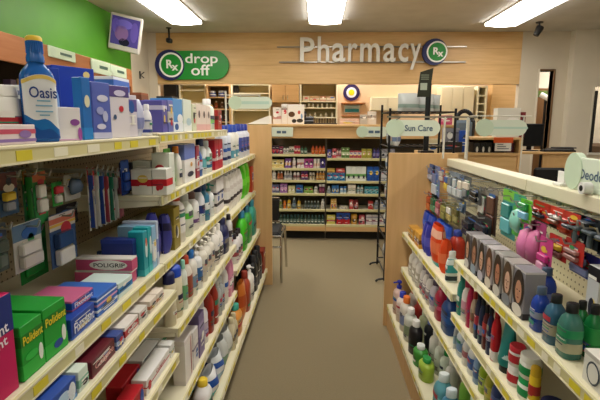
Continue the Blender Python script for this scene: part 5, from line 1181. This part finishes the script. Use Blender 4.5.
def monitor(loc, rz, w, h, label, stand=.12, frm=BLK, scr=mat('#0e1014', .2)):
    t = empty('computer_monitor', loc, rz)
    MB().box(-w/2, w/2, -.02, .03, stand, stand+h, frm, .008).build('bezel', t); MB().box(-w*.46, w*.46, -.0215, -.02, stand+h*.06, stand+h*.95, scr).build('screen', t)
    MB().box(-.03, .03, .02, .05, .015, stand+h*.3, frm, .006).build('neck', t); MB().loft([(0, .11, .09), (.012, .11, .09), (.016, .04, .04)], frm, 20).build('foot', t)
    tag(t, label, 'monitor'); return t
p = onY(309, 124, 6.12)
t = empty('desk_telephone', (p.x, 6.12, CT)); MB().box(-.08, .08, -.09, .09, 0, .05, BLK, .012).box(-.075, .075, -.0, .085, .045, .1, BLK, .02).build('base', t); MB().tube((-.06, -.05, .1), (-.06, .05, .13), .022, BLK, 12).box(-.085, -.035, .03, .08, .07, .17, BLK, .018).build('handset', t)
MB().box(-.02, .06, -.07, -.01, .05, .056, mat('#4a4a50'), .002).build('keypad', t)
tag(t, 'black desk telephone on the counter in front of cream cabinet', 'telephone')
t = empty('leaflet_rack', (onY(325, 124, 5.95).x, 5.95, CT)); m = mat('#3c2f24', .5)
w = onY(338, 124, 5.95).x-onY(314, 124, 5.95).x
MB().box(-w/2, w/2, -.04, .04, 0, .015, m, .003).build('tray', t)
for i in range(9): MB().box(-w/2+w*i/9+.004, -w/2+w*i/9+.022, -.03, .03, .0155, .075, mat(['#5a4630', '#6c583c', '#443626'][i % 3], .5), .002).build('leaflet', t)
tag(t, 'low dark rack of upright leaflets on the counter', 'rack')
cbox(340, 359, 118.5, 5.85, .12, '#d8b09c', 'long pinkish box lying on the counter under the clock', [(.4, .6, '#e0c8b8')])
cbox(360, 367, 114.5, 5.88, .05, '#b8b0a4', 'grey upright box on the counter left of the rack', [(.6, .8, '#8a8480')])
cbox(367.5, 376, 111.5, 5.92, .06, '#d9cfc2', 'pale upright box on the counter behind the rack', [(.5, .7, '#a89888')])
cbox(160, 166, 108, 5.85, .05, '#b07c54', 'brown box on the counter left end')if False else None
# pale film flap at the counter's left end
t = empty('paper_sheet', (onY(262, 118, 5.86).x, 5.86, CT)); q = MB()
q.prism([(-.19, 0), (.12, 0), (.12, .1), (.09, .105)], -.002, .002, mat('#f0ece4', .6), FY); q.build('sheet', t); MB().box(-.19, .12, -.02, .03, -.0, .004, mat('#e8e2d6', .6)).build('base', t)
tag(t, 'white triangular paper leaning on the counter by the end panel', 'paper')

# clutter right of the rack on the counter's right hand part
t = empty('display_cabinet', (1.9, 4.9, 0))
X0, X1 = onY(424, 150, 4.9).x, onY(522.5, 150, 4.9).x; xc = 1.9
ztop = onY(500, 137.5, 4.9).z; zsh = onY(500, 153, 4.9).z
MB().box(X1-.04-xc, X1-xc, 0, .5, 0, ztop, M['woodv'], .003).build('side_panel', t)
MB().box(X0-xc, X1-.041-xc, 0, .5, zsh-.03, zsh, M['wood'], .003).build('shelf', t); MB().box(X0-xc, X1-.041-xc, .02, .04, 0, zsh-.031, M['wood'], .003).build('front_panel', t)
xl = onY(472, 140, 4.9).x
MB().box(xl-xc, X1-.041-xc, 0, .5, ztop-.025, ztop, M['wood'], .003).build('top_board', t); MB().box(xl-xc, X1-.041-xc, .48, .5, zsh, ztop-.026, mat('#30261c', .6)).build('back_panel', t)
MB().box(X0-xc, X0-xc+.03, 0.041, .5, 0, zsh-.031, M['woodv'], .003).build('side_panel', t)
tag(t, 'maple display cabinet with open shelf and side panel behind right unit', 'cabinet')
def dbox(px0, px1, py0, Y, d, col, label, bands=(), pics=(), z=None):
    a, b = onY(px0, 150, Y).x, onY(px1, 150, Y).x; z = zsh+.0006 if z is None else z; h = onY((px0+px1)/2, py0, Y).z-z
    product('carton', b-a, d, max(h, .03), dict(col=col, bands=list(bands), pics=list(pics)), ((a+b)/2, Y+d/2, z), -PI/2, label)
for i, (a, b) in enumerate(((474, 480), (480.5, 486), (486.5, 492))): dbox(a, b, 142.5, 4.95, .2, '#1c1a1c', 'black box with white figure, '+ORD[i]+' from left on cabinet shelf', [], [(0, .3, .2, .3, '#d8d4cc')])
dbox(493, 504, 144, 4.97, .2, '#232022', 'wide black box behind the orange card on cabinet shelf')
dbox(506, 514, 143, 4.98, .2, '#4a1c1c', 'dark maroon box at right end of cabinet shelf')
dbox(459.5, 467.5, 130.5, 5.0, .1, '#1f4aa8', 'upper part bright blue box beside the oval sign', [(.3, .5, '#3c68c0')])
dbox(443, 458.5, 128, 5.05, .08, '#8a8890', 'grey bag-like box with green print below wire bracket', [(.1, .4, '#2a8a4c')])
dbox(426, 440, 139, 4.93, .12, '#e0cfa8', 'cream flat box on the cabinet shelf left', [(.4, .6, '#d0b888')])
dbox(441, 462, 142, 4.925, .1, '#3a332e', 'dark low box in the middle of cabinet shelf')
dbox(495, 518, 108, 5.02, .12, '#e4e0d4', 'white box with red print on top of the display cabinet', [(.2, .45, '#a83a3c')], [], ztop+.0006)
dbox(518.5, 523, 112, 5.0, .1, '#7a2a2c', 'narrow dark red box beside the white box, on display cabinet', [], [], ztop+.0006)
t = empty('price_card', (onY(503.5, 140, 4.8965).x, 4.8965, 0)); a, b = onY(494, 151, 4.8965), onY(514.5, 137.5, 4.8965); w = b.x-a.x
MB().box(-w/2, w/2, -.003, .003, b.z-(b.z-a.z)*.4, b.z, mat('#e8622c', .5), .001).build('orange_strip', t); MB().box(-w*.42, w*.42, -.002, .002, a.z, b.z-(b.z-a.z)*.4-.001, mat('#ece8e4', .5), .001).build('white_card', t)
q = MB()
for i in range(3): q.box(-w*.3, w*.3-.03*i, -.0032, -.002, a.z+.02+.022*i, a.z+.03+.022*i, mat('#8a8890', .5))
q.build('lettering', t); tag(t, 'orange and white price card hanging from display cabinet', 'sign')
# black tote with an arched handle, pink folded cloth
t = empty('tote_bag', (onY(464, 125, 5.52).x, 5.52, zsh)); t.location.z = 0
xa, xb = onY(455, 120, 5.52), onY(471, 111, 5.52); w = xb.x-xa.x
q = MB(); q.path([(w*.5*cos(a), 0, xa.z+(xb.z-xa.z)*sin(a)) for a in [PI*i/12 for i in range(13)]], .025, BLK, 10); q.build('handle', t)
MB().box(-w*.5-.02, w*.5+.02, -.06, .06, 1.14, xa.z, mat('#5c6c7c', .6), .03).build('body', t); MB().box(w*.34, w*.5+.025, -.065, .065, 1.142, xa.z+.01, BLK, .02).build('side_strap', t)
MB().box(-w*.5-.02, w*.5+.02, -.07, .07, 0, 1.139, M['woodv'], .004).build('stand', t)
tag(t, 'grey tote with black arched handle on a plinth, left of oval sign', 'bag')
cbox(440, 452, 115.5, 5.75, .1, '#c84a78', 'pink folded packet on the counter behind the right aisle', [(.3, .6, '#d87090')])

# ================================================================== WIRE RACK, BOARD AND SIGNS BY THE RIGHT END PANEL
WR = mat('#16171a', .4)
RX0, RX1, RY0, RY1 = .63, 1.2, 4.14, 4.66
t = empty('wire_rack', ((RX0+RX1)/2, (RY0+RY1)/2, 0)); ox, oy = t.location.x, t.location.y
zt_ = onY(375, 105, 4.66).z
for x in (RX0, RX1):
    for y in (RY0, RY1): MB().tube((x-ox, y-oy, .02), (x-ox, y-oy, zt_ if y == RY1 else zt_-.05), .011, WR).build('post', t)
for z in (.09, .42, .72, 1.0, 1.26, zt_-.08):
    q = MB()
    for x in (RX0, RX1): q.tube((x-ox, RY0-oy, z), (x-ox, RY1-oy, z), .006, WR)
    for y in (RY0, RY1): q.tube((RX0-ox, y-oy, z), (RX1-ox, y-oy, z), .006, WR)
    for i in range(1, 9): q.tube((RX0+(RX1-RX0)*i/9-ox, RY0-oy, z), (RX0+(RX1-RX0)*i/9-ox, RY1-oy, z), .003, WR, 6)
    q.build('wire_shelf', t)
for y in (RY0, RY1):
    q = MB(); q.path([(RX0-ox+.03, y-oy, .045), (RX0-ox-.06, y-oy, .03), (RX0-ox-.08, y-oy, .012)], .01, WR); q.build('foot', t)
q = MB()
for i in range(7): q.tube((RX0-ox-.002, RY0-oy, .25+.16*i), (RX0-ox-.002, RY1-oy, .25+.16*i), .004, WR, 6)
q.build('side_rail', t)
tag(t, 'tall black wire rack standing behind the right end panel', 'rack')
kk = 0
for z, hh in ((.09, .17), (.42, .16), (.72, .16), (1.0, .14), (1.26, .13)):
    for i, yy in enumerate((4.22, 4.34, 4.46, 4.58)):
        col = ['#d8d6d0', '#c4ccd4', '#e0dcd4', '#b8bcc4'][(i+kk) % 4]
        product('bag', .108, .08, hh, dict(col=col, bands=[(.3, .6, ['#7a8aa8', '#a8a49c', '#5a6a8a', '#c0a8a0'][(i*3+kk) % 4])], rough=.25), (RX0+.075, yy, z+.007), PI, ['white', 'grey', 'ivory', 'silver'][(i+kk) % 4]+' soft packet, '+ORD[i]+' from viewer on '+['lowest', 'second', 'middle', 'fourth', 'top'][kk]+' wire rack shelf', None, True)
    kk += 1
zr = zt_-.08+.007
for i, (px, w_) in enumerate(((407, .2), (424, .2), (437, .14))):
    x = onY(px, 105, 4.35).x
    product('bag', w_, .16, .16, dict(col='#d4d8d8', bands=[(.2, .45, '#9cb0a8')], rough=.15), (min(max(x, RX0+.11), RX1-.08), 4.27+.12*i, zr), -PI/2, 'clear plastic bundle on the rack top, '+ORD[i]+' from left', None, False)
# dark leaning board on a pole
a, b = onY(417, 97, 3.52), onY(433, 68, 3.52); w, h = b.x-a.x, b.z-a.z
t = empty('sign_board', ((a.x+b.x)/2, 3.52, 0)); DKG = mat('#2c2e22', .4)
zc_ = (a.z+b.z)/2
q = MB(); q.prism([(-w*.5, -h*.5), (w*.34, -h*.5), (w*.52, h*.5), (-w*.34, h*.36)], -.008, .008, DKG, TR(0, 0, zc_) @ FY); q.build('board', t)
q = MB(); q.box(-w*.32, w*.14, -.0095, -.008, zc_-h*.26, zc_-h*.02, mat('#a8b09c', .5))
for i in range(3): q.box(-w*.3+.0*i, w*.24, -.0092, -.008, zc_+h*(.1+.07*i), zc_+h*(.13+.07*i), mat('#7c8270', .5))
q.build('lettering', t)
MB().tube((w*.3, .012, 1.2625), (w*.3, .012, a.z+.1), .02, WR).build('pole', t); MB().box(w*.3-.05, w*.3+.05, -.05, .06, 1.2, 1.2624, WR, .004).build('clamp', t)
MB().tube((w*.3, .012, .02), (w*.3, .012, 1.2), .02, WR).build('lower_pole', t); MB().loft([(0, .16, .1), (.02, .15, .09)], WR, 20, TR(w*.3, .012, 0)).build('foot', t)
tag(t, 'dark green board on a black pole above the right aisle end', 'sign')
aisle_sign('aisle_sign', 386, 440.5, 119, 137, 3.36, 'pale green pill sign reading Sun Care at the right unit end', 'Sun Care', posts=None)
sc_ = [o for o in bpy.data.objects if o.get('label', '').startswith('pale green pill sign reading Sun')][0]
zb = 1.262
q = MB(); 
for ppx in (444.5, 467):
    x = onY(ppx, 130, 3.16).x-sc_.location.x; q.tube((x, 3.16-3.36, 1.228-sc_.location.z), (x, 3.16-3.36, onY(444, 117, 3.16).z-sc_.location.z), .007, mat('#d6d2c4', .4))
q.build('post', sc_)
zc_ = onY(444, 117, 3.16).z-sc_.location.z
q = MB(); xa, xb = onY(372, 117, 3.16).x-sc_.location.x, onY(500, 117, 3.16).x-sc_.location.x
q.box(xa+.1, xb-.15, 3.155-3.36, 3.165-3.36, zc_-.006, zc_+.006, mat('#8c8878', .4, .5)); 
for x in (-.12, .12): q.tube((x, 0, .06), (x, -.2, zc_), .003, WR)
q.build('crossbar', sc_)
# oval sign over the display cabinet
so = aisle_sign('aisle_sign', 475.5, 527.5, 119, 136.5, 4.62, 'blank pale green oval sign above the display cabinet with orange card', None)
q = MB(); zt2 = onY(500, 116, 4.62).z-so.location.z
for x in (-.2, .2): q.tube((x, .0, .04), (x, .0, zt2), .003, WR)
q.tube((-.28, 0, zt2), (.28, 0, zt2), .006, mat('#d6d2c4', .4))
for x in (-.27, .27): q.tube((x, 0, zt2), (x, .14, zt2), .005, mat('#d6d2c4', .4)).tube((x, .14, zt2), (x, .14, -so.location.z+.002), .007, mat('#d6d2c4', .4))
q.build('hanger', so)
MB().box(-.2, .25, -.0085, -.0075, -.01, .01, mat('#bcd8c8', .4)).build('stripe', so)
# sign on the near right rail
Yd = 1.62
t = empty('shelf_sign', (XRb, Yd, 1.2272)); 
a, b = onX(569, 187, .93), onX(600, 187, .93)
xs = (b.y-a.y)
yl = onX(571, 175, XRb).y; yr_ = yl-.34
q = MB(); q.box(-.008, .008, yr_-Yd, yl-.03-Yd, .0, .115, PG, .003); q.build('panel', t)
q = MB(); q.prism([(yl-.03-Yd+.055*u, .065+.065*v) for u, v in disc(28)], -.012, .012, PGD, FX); q.build('disc', t)
q = MB(); T = Matrix(((0, 0, -1, -.0095), (-1, 0, 0, (yl+yr_)/2-.01-Yd), (0, 1, 0, .06), (0, 0, 0, 1)))
q.text('Deodorant', mat('#48607c', .5), T, w=.22, h=.035, bold=.01); q.build('lettering', t)
tag(t, 'pale green sign with round end on the near right rail', 'sign')
t = empty('price_ticket_holder', (XRb, yl+.06, 1.2272)); MB().box(-.02, .02, -.03, .03, 0, .012, mat('#e8e6e0'), .003).build('base', t); MB().box(-.004, .004, -.025, .025, .012, .055, mat('#efece6'), .002).build('card', t)
tag(t, 'small white ticket holder on rail left of the pale green sign', 'holder')
t = empty('tape_roll', (XRb-.02, yl-.16, 1.2272)); MB().loft([(0, .02, .02), (.03, .02, .02)], mat('#e4e4e0'), 18, Matrix.Translation((-.03, 0, .02)) @ Matrix.Rotation(PI/2, 4, 'Y')).build('roll', t); MB().loft([(0, .01, .01), (.032, .01, .01)], BLK, 14, Matrix.Translation((-.031, 0, .02)) @ Matrix.Rotation(PI/2, 4, 'Y')).build('core', t)
tag(t, 'small white roll with dark core on the near right rail', 'roll')
# pill sign on the left unit's far end
ps = aisle_sign('aisle_sign', 229, 272, 96, 109.5, 4.0, 'pale green pill sign standing on the left unit far end', None)
MB().box(-.12, .16, -.0085, -.0075, -.012, .012, mat('#bcd8c8', .4)).build('stripe', ps)
q = MB(); xq = onY(225.5, 100, 3.9).x-ps.location.x
q.tube((xq, -.09, 1.41-ps.location.z), (xq, -.09, onY(225, 91, 3.9).z-ps.location.z), .008, mat('#d6d2c4', .4)); q.box(xq, .1, -.094, -.086, .055, .063, mat('#d6d2c4', .4)); q.tube((.08, -.09, .06), (.08, 0, .05), .004, STEEL).tube((-.08, -.09, .06), (-.08, 0, .05), .004, STEEL); q.build('post', ps)

# ================================================================== CHAIR BEHIND THE LEFT END PANEL
t = empty('waiting_chair', (-.575, 4.335, 0)); fr = CHROME
MB().box(-.24, .23, -.22, .19, .42, .475, mat('#17181a', .6), .02).build('seat', t)
MB().box(-.225, .19, .20, .235, .49, .715, mat('#17181a', .6), .012).build('backrest', t)
for s in (-1, 1):
    MB().path([(s*.25, -.26, 0.004), (s*.245, -.24, .44)], .012, fr, 10).build('leg', t)
    MB().path([(s*.262, .24, 0.004), (s*.25, .18, .44)], .012, fr, 10).build('leg', t)
MB().tube((-.21, .218, .725), (.19, .218, .725), .010, fr).tube((-.245, -.24, .44), (.245, -.24, .44), .011, fr).tube((-.225, .218, .485), (.2, .218, .485), .010, fr).tube((.245, -.24, .44), (.25, .2, .44), .011, fr).tube((-.245, -.24, .44), (-.25, .2, .44), .011, fr).tube((-.2, .218, .44), (-.2, .218, .5), .01, fr).tube((.15, .218, .44), (.15, .218, .5), .01, fr).tube((-.25, .2, .44), (.25, .2, .44), .011, fr).build('frame', t)
MB().tube((-.25, -.25, .34), (.25, -.25, .34), .009, fr).build('stretcher', t)
tag(t, 'black chair with chrome legs half hidden behind left end panel', 'chair')

# ================================================================== DESK AREA AT RIGHT
zd = onY(556, 152, 5.9).z
t = empty('desk', (3.15, 6.2, 0)); x0, x1 = onY(515, 160, 5.9).x-3.15, onY(578, 160, 5.9).x-3.15
MB().box(x0, x1, -.3, .35, zd-.03, zd, M['wood'], .004).build('desk_top', t); MB().box(x0+.35, x1, -.28, -.26, .0, zd-.031, M['woodv'], .003).build('modesty_panel', t)
for xx in (x0+.02, x1-.02): MB().box(xx-.02, xx+.02, -.24, .33, 0, zd-.032, M['woodv'], .003).build('side_panel', t)
q = MB()
for k in range(2): MB().box(x0+.5+.3*k, x0+.78+.3*k, -.2815, -.2805, zd-.3, zd-.08, M['wood'], .0).build('drawer', t)
tag(t, 'maple consultation desk in front of the narrow doorway', 'desk')
a, b = onY(526, 153, 5.8), onY(545.5, 131.5, 5.8)
monitor(((a.x+b.x)/2+.07, 6.1, zd+.0006), -.05, (b.x-a.x)*1.45, .29, 'black computer monitor on the desk by the doorway', .06)
t = empty('paper_stack', (onY(563, 150, 6.2).x, 6.25, zd+.0006)); MB().box(-.16, .12, -.1, .1, 0, .03, mat('#3a3634', .6), .004).build('folder', t); MB().box(-.1, .16, -.08, .08, .031, .045, mat('#24262a', .6), .004).build('clipboard', t)
tag(t, 'dark folders lying on the desk right of the monitor', 'folder')
t = empty('office_chair', (onY(540, 160, 5.35).x, 5.35, 0)); q = mat('#131315', .6)
MB().box(-.23, .23, -.22, .22, .5, .58, q, .03).build('seat', t); MB().box(-.17, .17, -.26, -.21, .62, 1.0, q, .025).build('backrest', t); MB().box(-.03, .03, -.25, -.22, .5, .7, q, .006).build('back_support', t)
for s in (-1, 1): MB().box(s*.27-.025, s*.27+.025, -.15, .17, .76, .79, q, .01).box(s*.27-.015, s*.27+.015, -.02, .02, .56, .77, q, .004).box(min(s*.2, s*.28), max(s*.2, s*.28), -.02, .02, .54, .57, q, .004).build('armrest', t)
MB().tube((0, 0, .08), (0, 0, .5), .025, STEEL).build('column', t)
for i in range(5):
    a = 2*PI*i/5+.3; L = MB().tube((0, 0, .09), (.27*cos(a), .27*sin(a), .07), .018, q).build('leg', t); MB().loft([(0, .025, .025), (.04, .025, .025)], q, 12, TR(.27*cos(a), .27*sin(a), .006)).build('caster', L)
tag(t, 'black office chair in front of the consultation desk', 'chair')
t = empty('keyboard', (onY(558, 158, 5.95).x, 5.975, zd+.0006)); MB().box(-.2, .2, -.06, .06, 0, .02, BLK, .005).build('body', t); MB().box(-.19, .19, -.05, .05, .02, .026, mat('#2a2b30'), .002).build('keys', t)
tag(t, 'black keyboard at the front edge of the desk', 'keyboard')

# ================================================================== LEFT WALL: CANOPY UNIT, TELEVISION, BRACKETS
CX = -2.25
t = empty('wall_unit', (-2.55, 3.9, 0)); ya, yb = 1.2-3.9, 5.6-3.9
MB().box(CX+2.55-.03, CX+2.55, ya, yb, 1.895, 2.095, M['dwood'], .003).build('fascia', t)
MB().box(-.35, CX+2.55-.031, ya, yb, 2.055, 2.085, M['dwood'], .003).build('canopy_top', t)
MB().box(-.345, -.325, ya, yb, 0, 2.054, mat('#4a4238', .7)).build('back_panel', t)
MB().box(-.35, CX+2.55-.0, yb+.001, yb+.03, 0, 2.085, M['dwood'], .003).build('end_panel', t)
for z in (.2, .65, 1.05, 1.4, 1.66): 
    s = MB().box(-.324, .18, ya, yb, z-.02, z, M['cream'], .002).build('shelf', t); MB().box(.181, .186, ya, yb, z-.034, z, RAIL).build('price_rail', s)
tag(t, 'long wall shelving under a red-brown canopy along green wall', 'store shelving')
rnd = random.Random(3); cols = ['#e0d8cc', '#c8a05c', '#8a3a34', '#5a6a88', '#d8c8b8', '#7a5a3c', '#3c4a3c', '#b8b0a8', '#a87840', '#4a3a50']
names = ['cream', 'amber', 'red', 'slate', 'beige', 'brown', 'dark green', 'grey', 'ochre', 'plum']
for zi, z in enumerate((1.4, 1.66)):
    y = 1.9; i = 0
    while y < 5.48 and i < 26:
        c = rnd.randrange(10); w_ = rnd.uniform(.06, .1)
        product(rnd.choice(('bottle', 'carton')), round(w_, 2), .06, round(rnd.uniform(.1, .18), 2), dict(col=cols[c], bands=[(.2, .5, cols[(c+3) % 10])]), (-2.55+.18-.05, y+w_/2, z+.001), 0, names[c]+' item, '+ORD[i]+' from near end, '+['lower', 'upper'][zi]+' row under the red-brown canopy', 'items under the canopy', True)
        y += w_+rnd.uniform(.02, .12); i += 1
for i, (px0, px1, py0, py1, mk) in enumerate(((50, 76, 47.5, 61.5, 1), (92.5, 111, 59.5, 76, 1), (111.5, 127, 65, 79, 1))):
    a, b = onX(px0, (py0+py1)/2, CX+.02), onX(px1, (py0+py1)/2, CX+.02); yc = (a.y+b.y)/2; za, zb2 = onX((px0+px1)/2, py1-2, CX+.02).z, onX((px0+px1)/2, py0+1.5, CX+.02).z
    t = empty('canopy_sign', (CX+.008, yc, (za+zb2)/2)); w, h = b.y-a.y, zb2-za
    MB().box(-.006, .006, -w/2, w/2, -h/2, h/2, mat('#cfe0c4', .4), .002).build('panel', t); q = MB().prism([(-w*.36+h*.4*u, h*.4*v) for u, v in disc(24)], .006, .008, PGD, FX); q.build('disc', t)
    q = MB(); q.box(.006, .0075, -w*.1, w*.34, -h*.1, h*.14, mat('#4c6a5c', .5)); q.build('lettering', t)
    tag(t, ['pale green canopy sign above the royal blue cartons', 'pale green canopy sign below the television, left of a pair', 'pale green canopy sign below the television, right of a pair'][i], 'sign')
# television on a wall arm
TY = 6.45
p = onY(122.5, 32.5, TY); p.x += .045; t = empty('television', (p.x, TY, p.z))
w = .42; h = .44; fr = mat('#c4beb8', .35)
R = Matrix.Rotation(radians(14), 4, 'Y') @ Matrix.Rotation(radians(10), 4, 'X') @ Matrix.Rotation(radians(8), 4, 'Z')
q = MB(); q.box(-w/2, w/2, -.03, .03, -h/2-.03, h/2, fr, .012, R); q.box(-w*.3, w*.3, .03, .12, -h*.3, h*.3, mat('#5a5652'), .02, R); q.build('housing', t)
q = MB(); q.box(-w*.44, w*.44, -.033, -.0305, -h*.4, h*.43, mat('#4a3f86', .25, emit=.16), 0, R)
for (x, z, rx, rz, c) in ((-.045, -.02, .09, .1, '#7a5a8c'), (-.02, .1, .11, .06, '#6a5cb4'), (0, -.13, .07, .05, '#1c1830'), (.12, .02, .05, .13, '#5c4c9c'), (-.13, .07, .05, .09, '#5a4aa4')):
    q.prism([(x+rx*u, z+rz*v) for u, v in disc(20)], .0335, .034, mat(c, .25, emit=.16), R @ FY)
q.build('screen', t)
MB().tube((0, .1, -.02), (-2.9-p.x+.02, .24, -.02), .02, mat('#3a3836')).box(-2.9-p.x, -2.9-p.x+.03, .16, .32, -.1, .06, mat('#3a3836'), .004).build('wall_arm', t)
tag(t, 'grey framed television with purple picture on the green wall', 'television')
p = onX(139.5, 75, -2.9); t = empty('wall_bracket', (-2.9, p.y, p.z), PI/2); MB().box(-.015, .01, -.02, -.0, -.06, .06, mat('#3a3836'), .003).build('plate', t); MB().tube((0, -.015, 0), (.05, -.06, .05), .008, mat('#3a3836')).tube((0, -.015, 0), (.04, -.06, -.045), .008, mat('#3a3836')).build('arm', t)
tag(t, 'small black bracket on the beige wall left of drop off sign', 'bracket')
# ceiling mounted camera and spotlight
p = onZ(168.5, 22, CEIL); yq = 7.6; p = onY(168.5, 22, yq); t = empty('ceiling_camera', (p.x, yq, CEIL)); MB().tube((0, 0, -.16), (0, 0, 0), .015, BLK).loft([(-.012, .04, .04), (0, .045, .045)], BLK, 16).build('stem', t); MB().box(-.04, .04, -.06, .06, -.23, -.16, BLK, .015).build('body', t)
tag(t, 'black camera on a short ceiling stem left of drop off sign', 'camera')
yq = 7.3; p = onY(539, 30, yq); t = empty('ceiling_spotlight', (p.x, yq, CEIL)); MB().tube((0, 0, -.08), (0, 0, 0), .012, BLK).loft([(-.015, .05, .05), (0, .055, .055)], BLK, 16).build('mount', t); MB().loft([(0, .04, .04), (.12, .055, .055), (.14, .05, .05)], BLK, 18, TR(-.04, 0, -.19) @ Matrix.Rotation(radians(25), 4, 'Y')).build('lamp_head', t)
tag(t, 'small black spotlight on ceiling near the right beige wall', 'spotlight')

# ================================================================== LIGHT, WORLD, CAMERA
w = bpy.data.worlds.new('room'); scene.world = w; w.use_nodes = True
w.node_tree.nodes['Background'].inputs[0].default_value = lin('#cfc4b4'); w.node_tree.nodes['Background'].inputs[1].default_value = .05
cd = bpy.data.cameras.new('camera'); cam = bpy.data.objects.new('camera', cd); C.objects.link(cam)
cd.sensor_width = 36; cd.sensor_fit = 'HORIZONTAL'; cd.lens = 36*FPX/600; cd.clip_start = .05
cam.matrix_world = Matrix.Translation((0, 0, HC)) @ Matrix.Rotation(YAW, 4, 'Z') @ Matrix.Rotation(PI/2-PITCH, 4, 'X') @ Matrix.Rotation(ROLL, 4, 'Z')
scene.camera = cam
vs = scene.view_settings; vs.view_transform = 'Standard'; vs.look = 'None'; vs.gamma = 1; vs.use_curve_mapping = False; vs.exposure = 0
print('PRODUCTS', NPROD[0], 'OBJECTS', len(bpy.data.objects))
